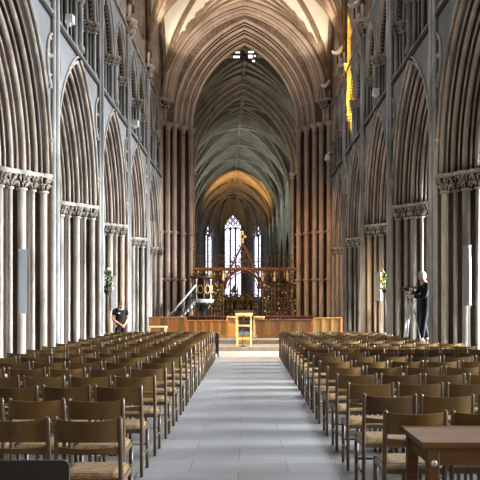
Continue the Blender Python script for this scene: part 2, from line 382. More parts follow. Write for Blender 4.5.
T1 = [0,.125,.25,.375,.5,.625,.75,.875,1]
R1 = [.046,.022,.048,.022,.054,.022,.048,.022,.056]
AC = 1.15
def nave_wall(side, name):
    root = S(empty(name, (side*W, P1, 0)))
    org = Vector(root.location)
    G = lambda yc: (lambda u, z, d: Vector((side*(W+d), yc+u, z)) - org)
    for k in range(5):
        ya, yb = PY[k], PY[k+1]; yc = (ya+yb)/2; Mp = G(yc); hb = PITCH/2
        arch_panel(MB(), Mp, hb, hb, 2.44, AC, ZS, ZC, 0, 1.6).build('spandrel', M['spandrel'], root)
        prof = [(2.46,-.005),(2.49,.16),(1.60,1.02),(1.56,1.06),(1.56,1.6)]
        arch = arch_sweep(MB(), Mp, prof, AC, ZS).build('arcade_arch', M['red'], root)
        mb = MB(); arch_roll(mb, Mp, 2.45, AC, ZS, -.015, .030); mb.build('hood_mould', M['pale'], arch)
        for t, r in zip(T1, R1):
            mb = MB(); arch_roll(mb, Mp, hb-(.3+.9*t), AC, ZS, .05+.75*t, r); mb.build('arch_moulding', M['roll'], arch)
        # spandrel tracery: foiled circle cut by the vaulting shafts
        mb = MB()
        for q in (-1, 1):
            u0 = q*hb
            for rr, rt, a0, a1 in ((.60,.035,-62,78),):
                mb.tube([Mp(u0 - q*rr*math.cos(math.radians(a)), 6.72+rr*math.sin(math.radians(a)), -.02) for a in range(a0, a1+1, 10)], rt, 6)
            for ca, rr in ((40,.22),(-20,.22)):
                cu, cz = .36*math.cos(math.radians(ca)), .36*math.sin(math.radians(ca))
                mb.tube([Mp(u0 - q*(cu+rr*math.cos(math.radians(a+ca))), 6.72+cz+rr*math.sin(math.radians(a+ca)), -.015) for a in range(-110, 111, 20)], .025, 5)
            mb.ball(Mp(u0-q*.33, 6.78, -.03), .05); mb.ball(Mp(u0-q*.36, 6.12, -.03), .05); mb.ball(Mp(u0-q*.27,5.0,-.02), .06)
        mb.build('foiled_tracery', M['pale'], root)
        # string course
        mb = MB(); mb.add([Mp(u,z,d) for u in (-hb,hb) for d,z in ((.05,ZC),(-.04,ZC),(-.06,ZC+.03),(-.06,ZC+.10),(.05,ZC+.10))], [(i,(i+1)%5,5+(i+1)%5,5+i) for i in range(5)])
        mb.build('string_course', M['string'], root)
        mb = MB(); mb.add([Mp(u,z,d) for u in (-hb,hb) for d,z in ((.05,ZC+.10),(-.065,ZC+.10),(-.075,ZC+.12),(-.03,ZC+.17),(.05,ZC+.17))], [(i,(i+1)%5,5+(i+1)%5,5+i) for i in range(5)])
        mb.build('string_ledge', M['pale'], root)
        # triforium: two arches
        zt, zb, st = 9.28, ZC+.15, 1.08; ct = c_of(st, 1.5)
        for q in (-1, 1):
            Mq = (lambda yy: (lambda u, z, d: Vector((side*(W+d), yy+u, z)) - org))(yc + q*1.2)
            arch_panel(MB(), Mq, (1.2 if q > 0 else hb-1.2), (hb-1.2 if q > 0 else 1.2), st, ct, zt, 11.05, 0, .6).build('triforium_wall', M['spandrel'], root)
            ta = arch_sweep(MB(), Mq, [(1.12,0),(1.10,.06),(.72,.5),(.70,.9)], ct, zt).build('triforium_arch', M['red'], root)
            mb = MB(); arch_roll(mb, Mq, 1.12, ct, zt, -.015, .032); mb.build('hood_mould', M['pale'], ta)
            for s_, d_, r_ in ((1.06,.06,.06),(.90,.24,.055),(.74,.44,.06)):
                mb = MB(); arch_roll(mb, Mq, s_, ct, zt, d_, r_); mb.build('arch_moulding', M['pale'], ta)
            mb = MB()
            for s_, d_ in ((.985,.13),(.82,.32)):
                uz = arch_uz(s_, ct, zt, 15)
                for u, z in uz: mb.ball(Mq(u, z, d_), .036, 4, 3, (1,1,1))
            mb.build('dogtooth', M['pale'], ta)
            # inner subdividing tracery
            mb = MB(); 
            for w_ in (-.35,.35):
                mb.tube([Mq(w_+u, z, .55) for u, z in arch_uz(.33, .2, zt-.1, 8)], .045, 5)
            mb.tube([Mq(.26*math.cos(t), zt+.78+.26*math.sin(t), .55) for t in [2*PI*i/14 for i in range(14)]], .045, 5, True)
            mb.tube([Mq(0, zb, .55), Mq(0, zt+.35, .55)], .055, 7)
            mb.build('triforium_tracery', M['pale'], ta)
        sp = []
        for q in (-1, 1):
            for m_ in (-1, 1):
                for s_, d_, r_ in ((1.06,.06,.052),(.985,.15,.026),(.90,.24,.05),(.82,.34,.026),(.74,.44,.052)): sp.append((q*1.2 + m_*s_, d_, r_))
        sp.append((0, -.03, .075))
        for u, d, r in sp:
            p = Mp(u, 0, d); mb = MB(); mb.lathe([(r+.04,zb),(r+.04,zb+.12),(r+.01,zb+.17),(r,zb+.2),(r,zt-.2)], p.x, p.y, 8); mb.build('triforium_shaft', M['blue'], root)
        loc = [(Mp(u,0,d).x, Mp(u,0,d).y, r) for u, d, r in sp]
        capital(root, loc, zt-.26, zt+.02, 11+k, .05, .05, name='triforium_capital')
        mb = MB()
        for ua, ub in ((-hb,-2.28),(-.14,.14),(2.28,hb)):
            mb.add([Mp(u,z,d) for u in (ua,ub) for z in (zb,zt) for d in (0.02,.6)], [(0,2,6,4),(0,4,5,1),(2,3,7,6),(1,5,7,3),(0,1,3,2),(4,6,7,5)])
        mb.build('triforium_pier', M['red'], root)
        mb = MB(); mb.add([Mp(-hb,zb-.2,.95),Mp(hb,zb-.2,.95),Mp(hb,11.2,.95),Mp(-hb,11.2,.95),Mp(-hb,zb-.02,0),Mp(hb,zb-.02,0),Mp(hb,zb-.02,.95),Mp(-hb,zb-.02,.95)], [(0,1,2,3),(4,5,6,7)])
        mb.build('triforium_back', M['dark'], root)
        hb2 = hb if k < 4 else hb + .3
        clerestory((lambda u, z, d, yc=yc: Vector((side*(W+d), yc+u, z))), hb2, root, M['glass'], 12.1, 1.35, 2.3, M['rib'], z2=z2f(hb))
        # upper string under the clerestory
        mb = MB(); mb.add([Mp(u,z,d) for u in (-hb,hb) for d,z in ((.05,11.0),(-.08,11.03),(-.08,11.1),(.05,11.13))], [(i,(i+1)%4,4+(i+1)%4,4+i) for i in range(4)]); mb.build('clerestory_string', M['pale'], root)
    for k in range(5):           # triple vaulting shafts on each pillar line
        for dy, d, r in ((-.165,-.04,.060),(0,-.08,.068),(.165,-.04,.060)):
            mb = MB(); y = PY[k]-org.y+dy; x = side*d
            mb.lathe([(r+.05,0),(r+.05,.35),(r+.01,.45),(r,.48),(r,vz0-.3)], x, y, 9); mb.build('vaulting_shaft', M['blue'], root)
        y = PY[k]-org.y
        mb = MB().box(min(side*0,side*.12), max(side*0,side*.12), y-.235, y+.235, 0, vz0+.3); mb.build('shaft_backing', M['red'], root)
        capital(root, [(side*.0,y-.17,.085),(side*-.06,y,.1),(side*.0,y+.17,.085)], vz0-.55, vz0+.02, 50+k, .085, .16, name='vault_capital')
    return root
nave_wall(-1, 'wall_left'); nave_wall(1, 'wall_right')

# outer aisle walls, aisle ceilings and the nave west of the first pillar (behind and beside the camera)
for side, nm in ((-1,'left'),(1,'right')):
    x = side*9.2
    b = MB()
    ys = [-9] + [y for k in range(-3,5) for y in (P1+PITCH*(k+.5)-1.25, P1+PITCH*(k+.5)+1.25)] + [48]
    b.box(min(x,x+side*.4), max(x,x+side*.4), -9, 48, 0, 2.2); b.box(min(x,x+side*.4), max(x,x+side*.4), -9, 48, 6.3, 8)
    for i in range(0, len(ys), 2): b.box(min(x,x+side*.4), max(x,x+side*.4), ys[i], ys[i+1], 2.2, 6.3)
    S(b.build('wall_aisle_'+nm, M['spandrel']))
    b = MB(); b.box(min(side*(W+1.5),side*9.6), max(side*(W+1.5),side*9.6), -9, 39, 7.7, 7.9); S(b.build('ceiling_aisle_'+nm, M['web']))
    b = MB(); b.box(min(side*W,side*(W+1.6)), max(side*W,side*(W+1.6)), -9, PY[0], 7.7, 17); S(b.build('wall_upper_'+nm, M['spandrel']))

# ---- vaults
def vault(root, T, half, zspr, rs, y0, y1, zf1, zf2, web, rib, ribr=.085, nx=36, ny=18, bundle=True, ribs=True, trans=(True, True)):  # groined web, rib bundles, bosses
    hb = (y1-y0)/2; yc = (y0+y1)/2
    zz = lambda x, u: max(zf1(x), zf2(u))
    MB().grid([[T(half*(2*i/nx-1), yc+hb*(2*j/ny-1), zz(half*(2*i/nx-1), hb*(2*j/ny-1))) for j in range(ny+1)] for i in range(nx+1)]).build('vault_web', web, root)
    if not ribs: return
    def line(xa, ua, xb, ub, r, n=16, seg=6):
        pts = []
        for i in range(n+1):
            t = 1-(1-i/n)**1.0; x = xa+(xb-xa)*t; u = ua+(ub-ua)*t
            pts.append(T(x, yc+u, zz(x,u) - r*.35))
        return MB().tube(pts, r, seg)
    # denser near the springer, where the surface is steep
    def fan(sx, su, xb, ub, r):
        pts = []
        for i in range(25):
            t = (i/24)**2; x = sx*half*.985+(xb-sx*half*.985)*t; u = su*hb*.965+(ub-su*hb*.965)*t
            pts.append(T(x, yc+u, zz(x,u) - r*.3))
        m_ = MB().tube(pts, r, 6)
        dv = Vector((ub-su*hb, -(xb-sx*half), 0)).normalized()*r*1.15      # side rolls
        for q in ((-1,1) if bundle else ()): m_.tube([Vector(p)+Vector((dv.x,dv.y,0))*q+Vector((0,0,r*.55)) for p in pts], r*.55, 5)
        return m_
    for sx in (-1,1):
        for su in (-1,1):
            for xb, ub in ((0,0),(0,su*hb*.36),(0,su*hb*.68),(sx*half*.40,0),(sx*half*.985,0)):
                fan(sx, su, xb, ub, ribr).build('vault_rib', rib, root)
    line(0,-hb,0,hb,ribr).build('ridge_rib', rib, root); line(-half,0,half,0,ribr*.9).build('ridge_rib', rib, root)
    for e, on in zip((-1,1), trans):
        if on:
            pts = []
            for i in range(41):
                x = half*.99*math.sin(PI/2*(2*i/40-1)); pts.append((x, zf1(x)))
            for off, dz, r in ((0,-.05,ribr*1.5),(-.17,-.0,ribr*.7),(.17,-.0,ribr*.7)):
                MB().tube([T(x, yc+e*hb+off*(1 if e<0 else 1), z+dz) for x, z in pts], r, 7).build('transverse_rib', rib, root)
    bb = MB()
    for u in (0, hb*.36, -hb*.36, hb*.68, -hb*.68, hb): bb.ball(T(0, yc+u, zz(0,u)-.1), .2, 8, 5, (1,1,.7))
    bb.build('roof_boss', rib, root)
ceil = S(empty('ceiling', (0, 30, 16)))
Tn = lambda x, y, z: (x, y-30, z-16)
for k in range(5):
    y0, y1 = PY[k], (PY[k+1] if k < 4 else YX)
    vault(ceil, Tn, VH, vz0, VR, y0, y1, z1, z2f((y1-y0)/2), M['web'], M['rib'], ribs=k >= 1, trans=(k >= 1, k == 4))
MB().grid([[Tn(VH*(2*i/20-1), y, z1(VH*(2*i/20-1))) for y in (-9, PY[0])] for i in range(21)]).build('vault_web', M['web'], ceil)

# ---- crossing, west arch
def crossing_arch(name, T, face, sgn, s_in, c, z0, zface, orders, half, ztop, matw, matr, core, outer_r=.088):
    root = S(empty(name, T(0, face, 0))); org = Vector(root.location)
    Mp = lambda u, z, d: Vector(T(u, face+d, z)) - org
    so = s_in + orders*.355
    arch_panel(MB(), Mp, half, half, so+.03, c, z0, ztop, 0, 1.3).build('wall_panel', matw, root)
    prof = [(so+.04,-.0),(so+.12,.14),(s_in+.15,1.2),(s_in+.10,1.25),(s_in+.10,1.6)]
    ar = arch_sweep(MB(), Mp, prof, c, z0, 18).build('crossing_arch', core, root)
    for i in range(7):
        t = i/6; s = so - t*(so-s_in); d = 1.12*t
        r = outer_r if i % 2 == 0 else .034
        mb = MB(); arch_roll(mb, Mp, s, c, z0, d, r, 8, 18); mb.build('arch_moulding', matr, ar)
    return root
Tx = lambda x, y, z: (x-.1, y, z)
crossing_arch('wall_crossing', Tx, YX, 1, 2.68, 2.08, 10.33, 0, 2, 4.6, 17.2, M['rubble'], M['cross'], M['red'])
wx = [o for o in bpy.data.objects if o.name == 'wall_crossing'][0]
for s_, d_, r_ in ((3.92,-.16,.13),(3.72,-.12,.06),(3.58,-.07,.10),(3.44,-.02,.045)):
    mb = MB(); arch_roll(mb, lambda u, z, d: Vector(Tx(u, YX+d, z)) - wx.location, s_, Vc, vz0, d_, r_, 8, 20); mb.build('wall_rib', M['cross'], wx)
def crossing_pillar(side, T, face, s_in, orders, ztop, extra, mat, corem, ):
    so = s_in + orders*.355
    root = S(empty('pillar', T(side*so, face+.5, 0))); org = Vector(root.location)
    n = orders
    poly = [(so+1.3,.42),(so+.16,.36),(s_in+.16,1.36),(s_in+.14,2.3),(so+1.3,2.3)]
    pts = [Vector(T(side*a, face+d, 0))-org for a, d in poly]
    MB().prism([(p.x,p.y) for p in (pts if side < 0 else pts[::-1])], 0, ztop).build('core', corem, root)
    sp = []
    for i in range(n+1):
        t = i/n; a = so-t*(so-s_in); d = 1.12*t + .12; r = .115
        p = Vector(T(side*(a+.03), face+d, 0))-org; sp.append((p.x,p.y,r))
    for a, d, r in extra:
        p = Vector(T(side*a, face+d, 0))-org; sp.append((p.x,p.y,r))
    for x, y, r in sp:
        MB().lathe([(r+.08,0),(r+.08,.5),(r+.02,.6),(r,.65),(r,ztop)], x, y, 12).build('shaft', mat, root)
    for zz in (2.78, 5.08):
        mb = MB()
        for x, y, r in sp: mb.lathe([(r+.01,zz-.06),(r+.055,zz-.04),(r+.07,zz),(r+.055,zz+.05),(r+.01,zz+.07)], x, y, 12)
        mb.build('ring_band', mat, root)
    mb = MB()
    for x, y, r in sp: mb.lathe([(r+.01,ztop-.34),(r+.04,ztop-.30),(r+.01,ztop-.26),(r+.02,ztop-.16),(r+.11,ztop-.09),(r+.13,ztop-.05),(r+.13,ztop+.02),(r+.08,ztop+.06)], x, y, 12)
    mb.build('capital', mat, root)
    return root
for side in (-1, 1):
    ex = [(4.06,-.45,.115),(3.72,-.10,.115)]
    r = crossing_pillar(side, Tx, YX, 2.68, 2, 10.33, ex, M['cross'], M['red'])
    org = Vector(r.location)
    sp = []
    for a, d in ((4.0,-.42),(3.85,-.25)):
        p = Vector(Tx(side*a, YX+d, 0))-org; sp.append((p.x,p.y,.095))
        MB().lathe([(.095,10.3),(.095,11.0)], p.x, p.y, 10).build('upper_shaft', M['cross'], r)
    capital(r, sp, 10.92, 11.45, 77, .085, .16, 'cross', name='foliage_capital')
    # end responds of the nave arcade on the west face of the crossing pillar
    for j, (a, dy, rr) in enumerate(((.0,-.3,.078),(.2,-.52,.046),(.4,-.75,.09),(.6,-.97,.046),(.8,-1.15,.09))):
        p = Vector((side*(W+a), PY[5]+dy, 0))-org
        MB().lathe([(rr+.07,0),(rr+.07,.3),(rr,.45),(rr,3.9)], p.x, p.y, 12).build('respond_shaft', M['pale'], r)
    capital(r, [((side*(W+a))-org.x, PY[5]+dy-org.y, rr) for a, dy, rr in ((.0,-.3,.078),(.2,-.52,.046),(.4,-.75,.09),(.6,-.97,.046),(.8,-1.15,.09))], 3.9, ZS, 91, name='respond_capital')
    p0 = Vector((side*(W+.05), PY[5]-.25, 0))-org
    mb = MB(); q = [(W+.07,PY[5]-.25),(W+.8,PY[5]-1.05),(W+1.6,PY[5]-1.05),(W+1.6,PY[5]+1.5),(W-.05,PY[5]+1.5),(W-.05,PY[5]+.3)]
    pl = [(side*a-org.x, y-org.y) for a, y in q]
    mb.prism(pl, 0, 11.3).build('respond_core', M['cross'], r)

# crossing vault, transepts, choir arch
YE = 47.6
AX = -.0325
Tc = lambda x, y, z: (x - .1 + AX*(y-44), y, z)
cc = S(empty('ceiling_crossing', (0,44,15)))
def zprof(z0, h, r):
    c = c_of(h, r); return lambda x: z0 + math.sqrt(max(0,(h+c)**2-(min(abs(x),h)+c)**2))
Tcc = lambda x, y, z: (Tc(x,y,z)[0], y-44, z-15)
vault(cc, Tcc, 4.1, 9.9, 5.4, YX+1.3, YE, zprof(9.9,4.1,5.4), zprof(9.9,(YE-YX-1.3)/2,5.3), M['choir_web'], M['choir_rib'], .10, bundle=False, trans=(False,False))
for side in (-1,1):
    x = side*11
    b = MB(); b.box(min(x,x+side*.4),max(x,x+side*.4),39,48.8,0,16); b.box(min(side*4.2,side*11.4),max(side*4.2,side*11.4),48.6,48.9,0,16)
    b.box(min(side*5.6,side*11.4),max(side*5.6,side*11.4),39,39.3,0,16)
    S(b.build('wall_transept_'+('left' if side<0 else 'right'), M['choir']))
    b = MB(); b.box(min(side*4.1,side*11.4),max(side*4.1,side*11.4),39.3,48.7,15.3,15.5); S(b.build('ceiling_transept_'+('left' if side<0 else 'right'), M['choir_web']))
crossing_arch('wall_choir_arch', Tc, YE, 1, 3.0, 2.2, 9.6, 0, 2, 5.2, 17, M['choir'], M['choir_rib'], M['dark'])
for side in (-1,1): crossing_pillar(side, Tc, YE, 3.0, 2, 9.6, [], M['cross'], M['string'])

# ---- choir
CB = [49.0 + 6.05*k for k in range(8)]             # 49 .. 91.35
ch = S(empty('ceiling_choir', (0,70,15)))
Tch = lambda x, y, z: (Tc(x,y,z)[0], y-70, z-15)
cz1 = zprof(9.3, 4.0, 5.2)
for k in range(7):
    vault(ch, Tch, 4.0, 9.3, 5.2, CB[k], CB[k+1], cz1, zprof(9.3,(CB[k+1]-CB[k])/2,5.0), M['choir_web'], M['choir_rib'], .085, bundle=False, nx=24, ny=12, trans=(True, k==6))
for side in (-1,1):
    nm = 'left' if side < 0 else 'right'
    root = S(empty('wall_choir_'+nm, Tc(side*4.0, 70, 0))); org = Vector(root.location)
    for k in range(7):
        yc = (CB[k]+CB[k+1])/2; hb = (CB[k+1]-CB[k])/2
        Mp = lambda u, z, d, yc=yc: Vector(Tc(side*(4.0+d), yc+u, z)) - org
        arch_panel(MB(), Mp, hb, hb, 2.5, 1.1, 4.2, 8.3, 0, 1.2).build('spandrel', M['choir'], root)
        ar = arch_sweep(MB(), Mp, [(2.52,0),(2.5,.06),(1.7,.8),(1.7,1.3)], 1.1, 4.2).build('arcade_arch', M['dark'], root)
        for t in (0,.33,.66,1):
            mb = MB(); arch_roll(mb, Mp, 2.45-.75*t, 1.1, 4.2, .8*t, .08, 6); mb.build('arch_moulding', M['choir'], ar)
        zf = zprof(9.3, hb, 5.0)
        Mw = lambda u, z, d, yc=yc: Vector(Tc(side*(4.0+d), yc+u, z))
        clerestory(Mw, hb, root, M['cglass'], 9.1, 1.25, 1.9, M['choir'], z2=zf, zb=8.2)
        for dy, d, r in ((-.2,.02,.07),(0,-.06,.09),(.2,.02,.07)):
            p = Mp(-hb+dy, 0, d); MB().lathe([(r,0),(r,9.3)], p.x, p.y, 8).build('vaulting_shaft', M['choir'], root)
    for k in range(8):
        q = S(empty('pillar', Tc(side*4.8, CB[k], 0)))
        MB().prism([(-.7,-.25),(0,-.95),(.7,-.25),(.7,.25),(0,.95),(-.7,.25)], 0, 4.2).build('core', M['dark'], q)
        for t in (0,.33,.66,1):
            for sx in ((-1,1) if t < 1 else (1,)):
                for sy in (-1,1): MB().lathe([(.09,0),(.09,4.2)], sx*(-.78+.78*t), sy*(.3+.72*t), 8).build('shaft', M['choir'], q)
    b = MB(); b.box(min(side*7.8,side*8.2)-1.0,max(side*7.8,side*8.2)-1.0,48.9,96,0,8.4); S(b.build('wall_choir_aisle_'+nm, M['choir']))
    b = MB(); b.box(min(side*4.6,side*8.2)-1.0,max(side*4.6,side*8.2)-1.0,48.9,96,8.3,8.5); S(b.build('ceiling_choir_aisle_'+nm, M['choir_web']))

# ---- apse with three tall traceried windows
ap = S(empty('wall_apse', Tc(0, 95, 0))); org = Vector(ap.location)
def apse_side(p0, p1, s, z0, ztop_w, lights, wname):
    p0 = Vector((*p0,0)); p1 = Vector((*p1,0)); mid = (p0+p1)/2; t = (p1-p0).normalized(); L = (p1-p0).length/2
    nrm = Vector((t.y,-t.x,0));  nrm = nrm if nrm.y > 0 else -nrm
    rs = s*1.75; c = c_of(s, rs); zsp = ztop_w - rs
    wl = lambda u, z, d: Vector(Tc(*(mid + t*u + nrm*d + Vector((0,0,z)))))
    Mp = lambda u, z, d: wl(u,z,d) - org
    arch_panel(MB(), Mp, L, L, s+.06, c, zsp, 16, 0, .6).build('wall_panel', M['choir'], ap)
    mb = MB()
    for a, b_ in ((-L,-s),(s,L)): mb.add([Mp(a,0,0),Mp(b_,0,0),Mp(b_,zsp,0),Mp(a,zsp,0)], [(0,1,2,3)])
    mb.add([Mp(-s,0,0),Mp(s,0,0),Mp(s,2.6,0),Mp(-s,2.6,0)], [(0,1,2,3)])
    mb.build('wall_panel', M['choir'], ap)
    for q in (-s-.15, s+.15, -L, L):
        p = Mp(q, 0, -.05); MB().lathe([(.1,0),(.1,zsp)], p.x, p.y, 8).build('shaft', M['choir_rib'], ap)
    mb = MB(); arch_roll(mb, Mp, s+.13, c, zsp, -.05, .1); mb.build('window_moulding', M['choir_rib'], ap)
    w = S(empty(wname, wl(0, 2.6, .3))); wo = Vector(w.location); Q = lambda u, z, d: wl(u,z,d) - wo
    uz = arch_uz(s+.02, c, zsp, 10)
    MB().add([Q(u,z,.3) for u,z in uz] + [Q(u,2.6,.3) for u,z in uz], [(i,i+1,len(uz)+i+1,len(uz)+i) for i in range(len(uz)-1)]).build('glass', M['stained'], w)
    for i in range(1, lights):
        u = -s + 2*s*i/lights
        MB().bar(Q(u,2.6,.22), Q(u,zsp+.3,.22), .19).build('mullion', M['lead'], w)
    mb = MB(); lw = s/lights
    for i in range(lights):
        u = -s + 2*s*(i+.5)/lights
        mb.tube([Q(u+a, z, .22) for a, z in arch_uz(lw*.95, .12, zsp-.2, 6)], .08, 5)
    rows = lights
    for j in range(1, rows+1):
        nn = rows - j + 1
        for i in range(nn):
            u = (i - (nn-1)/2)*2*lw; z = zsp + .25 + j*rs*.25*(3/ max(lights,3))
            k = lw*.8
            mb.tube([Q(u-k,z,.22),Q(u,z+k*1.1,.22),Q(u+k,z,.22),Q(u,z-k*1.1,.22)], .085, 5, True)
            mb.bar(Q(u-k*.5,z+.0,.22),Q(u+k*.5,z,.22),.05)
    mb.build('tracery', M['lead'], w)
    mb = MB()
    for z in [3.3+.75*i for i in range(9)]:
        if z < zsp: mb.bar(Q(-s,z,.24),Q(s,z,.24),.045)
    mb.build('saddle_bar', M['lead'], w)
apse_side((-1.55,95),(1.55,95), .93, 0, 12.25, 3, 'window_east_1')
apse_side((-4.0,91.4),(-1.55,95), .80, 0, 11.0, 2, 'window_east_2')
apse_side((1.55,95),(4.0,91.4), .80, 0, 11.0, 2, 'window_east_3')
b = MB(); b.add([(-6-org.x-1.7,91.4-org.y,14.2),(6-org.x-1.7,91.4-org.y,14.2),(6-org.x-1.7,97-org.y,14.2),(-6-org.x-1.7,97-org.y,14.2)], [(0,1,2,3)]); b.build('apse_vault', M['choir_web'], ap)
mb = MB()
for x in (-1.55, 1.55, -4, 4, -2.8, 2.8):
    yy = 95 if abs(x) < 2 else (91.4 if abs(x) == 4 else 93.2)
    pts = [Vector(Tc(x*(1-t**2), yy+(91.8-yy)*t, 9.5+4.6*math.sin(t*PI/2)))-org for t in [i/10 for i in range(11)]]
    mb.tube(pts, .12, 6)
mb.build('apse_rib', M['choir_rib'], ap)
# ================================================================== things
# ---- rush-seated chairs
def make_chair(full=True):
    r = empty('rush_chair'); ks = []
    w = .43; px_ = w/2-.016
    for sx in (-1, 1):
        mb = MB().tube([(sx*px_, 0, 0), (sx*px_, 0, .42), (sx*px_, -.018, .62), (sx*px_, -.04, .80), (sx*px_, -.041, .812)], [.0155,.017,.017,.016,.010], 8)
        ks.append(mb.build('back_post', M['post'], r))
        mb = MB().tube([(sx*px_, .40, 0), (sx*px_, .40, .43)], [.015,.018], 8); ks.append(mb.build('front_leg', M['post'], r))
    def curved(z0, z1, bow, t):
        pts = []; n = 16; vs = []
        for i in range(n+1):
            x = -px_ + 2*px_*i/n; k = 1-(2*i/n-1)**2
            for z in (z0, z1):
                lean = -.018 - .022*(z-.62)/.18 if z > .62 else -.018*(z-.42)/.2
                dz = -.012*k if z == z1 else .006*k
                for o in (-t/2, t/2): vs.append((x, lean + bow*k + o, z+dz))
        fs = []
        for i in range(n):
            a = i*4; b = a+4
            fs += [(a,b,b+2,a+2),(a+1,a+3,b+3,b+1),(a+2,b+2,b+3,a+3),(a,a+1,b+1,b)]
        q = MB()
        q.grid([[vs[i*4+0], vs[i*4+2]] for i in range(n+1)]); q.grid([[vs[i*4+1], vs[i*4+3]] for i in range(n+1)])
        return q.add(vs, [f for k, f in enumerate(fs) if k % 4 >= 2] + [(0,2,3,1),(n*4,n*4+1,n*4+3,n*4+2)])
    ks.append(curved(.650,.800,-.045,.012).build('backrest', M['chair'], r))
    ks.append(curved(.575,.625,-.03,.012).build('back_rail', M['chair'], r))
    # woven seat, slightly dished with a rounded edge
    g = []
    for i in range(13):
        row = []
        for j in range(13):
            u, v = 2*i/12-1, 2*j/12-1; m_ = max(abs(u), abs(v))
            row.append((u*.196, v*.198, .012 - .03*max(0,m_-.8)/.2*max(0,m_-.8)/.2 - .008*(1-m_)))
        g.append(row)
    mb = MB().grid(g); mb.grid([[(x,y,-.03) for x,y,z in row] for row in g])
    edge = [g[i][0] for i in range(13)] + [g[12][j] for j in range(1,13)] + [g[i][12] for i in range(11,-1,-1)] + [g[0][j] for j in range(11,0,-1)]
    mb.add(edge + [(x,y,-.03) for x,y,z in edge], [(i,(i+1)%48,48+(i+1)%48,48+i) for i in range(48)], True)
    s = mb.build('seat', M['rush'], r, (0,.205,.442)); ks.append(s)
    if full:
        mb = MB()
        for sx in (-1,1): mb.bar((sx*px_,.012,.40),(sx*px_,.39,.40),.018,.034)
        mb.bar((-px_,.4,.40),(px_,.4,.40),.018,.034); mb.bar((-px_,.0,.40),(px_,.0,.40),.018,.034)
        ks.append(mb.build('seat_frame', M['post'], r))
        for sx in (-1,1): ks.append(MB().tube([(sx*px_,.01,.17),(sx*px_,.39,.17)], .010, 7).build('stretcher', M['post'], r))
        ks.append(MB().tube([(-px_,.4,.22),(px_,.4,.22)], .010, 7).build('stretcher', M['post'], r))
    return r, ks
near, near_k = make_chair(True); far_, far_k = make_chair(False)
used = {'n': False, 'f': False}
def place_chair(x, y, rz, label, group, full):
    key = 'n' if full else 'f'; src, k = (near, near_k) if full else (far_, far_k)
    o = src if not used[key] else copy_tree(src, None, k); used[key] = True
    o.location = (x, y, 0); o.rotation_euler.z = rz
    tag(o, label, 'chair', group); return o
SEAT = ['aisle seat', 'second seat from the aisle', 'third seat from the aisle', 'fourth seat from the aisle', 'fifth seat from the aisle', 'sixth seat from the aisle', 'seventh seat from the aisle']
for side, blk, x0, ystart, step in ((-1,'left',-.83,5.02,1.0), (1,'right',.98,5.33,.975)):
    for k in range(18):
        y = ystart + step*k
        if y > 22.35: continue
        ncol = 6 if side < 0 else (7 if min(abs(y+.2-p) for p in PY) > 1.05 and y < 17.5 else 6)
        for j in range(ncol):
            off = .14 if (side < 0 and k == 0) else 0
            xc = x0 + off + side*(.215 + .453*j) + rnd.uniform(-.004,.004)
            edge = CX + (xc - CAMX - side*.23)*F/(y+.45)
            if edge < -70 or edge > 550: continue
            place_chair(xc, y + rnd.uniform(-.02,.02), rnd.uniform(-.012,.012),
                        'wooden rush-seated chair, %s row from the camera in %s block, %s' % (ORD[k+1], blk, SEAT[j]),
                        'rush-seated chairs of the %s block' % blk, k < 8)

# ---- black chair and the oak table in the nearest corners
t = tag(empty('stacking_chair', (-1.03, 4.0, 0)), 'black solid-backed chair nearest the camera in the bottom left corner', 'chair')
def rrect(x0,x1,z0,z1,r,y0,y1):
    ps = []
    for cx,cz,a0 in ((x1-r,z1-r,0),(x0+r,z1-r,90),(x0+r,z0+r,180),(x1-r,z0+r,270)):
        for a in range(0,91,15): ps.append((cx+r*math.cos(math.radians(a0+a)), cz+r*math.sin(math.radians(a0+a))))
    n = len(ps); mb = MB()
    return mb.add([(x,y0,z) for x,z in ps]+[(x,y1,z) for x,z in ps], [tuple(range(n)), tuple(range(2*n-1,n-1,-1))]+[(i,(i+1)%n,n+(i+1)%n,n+i) for i in range(n)])
rrect(-.225,.225,.40,.73,.03,-.012,.012).build('backrest', M['black'], t)
rrect(-.225,.225,.415,.45,.015,.03,.44).build('seat', M['black'], t)
for sx in (-1,1):
    MB().tube([(sx*.21,.02,0),(sx*.21,.025,.42),(sx*.21,.015,.66)], .011).build('back_leg', M['iron'], t)
    MB().tube([(sx*.21,.42,0),(sx*.21,.40,.42)], .011).build('front_leg', M['iron'], t)
t = tag(empty('oak_table', (1.95, 4.90, 0)), 'brown oak table with a steel bolt in the bottom right corner', 'table')
MB().bbox(-.87,.87,-.33,.33,.685,.72,.006).build('tabletop', M['table'], t)
mb = MB(); mb.box(-.80,.80,-.31,-.285,.585,.686); mb.box(-.80,.80,.285,.31,.585,.686); mb.box(-.82,-.795,-.29,.29,.585,.686); mb.box(.795,.82,-.29,.29,.585,.686)
mb.build('apron', M['table'], t)
for sx in (-1,1):
    for sy in (-1,1):
        l = MB().bbox(sx*.80-.035, sx*.80+.035, sy*.285-.035, sy*.285+.035, 0, .686, .005).build('leg', M['table'], t)
        if sy < 0:
            b = MB().lathe([(.021,0),(.021,.004),(.017,.008),(.006,.011)], 0, 0, 14, lambda x,y,z: (sx*.80+x, sy*.285-.035-z, .60+y)).build('bolt', M['silver'], l); tag(b, 'round steel bolt head')

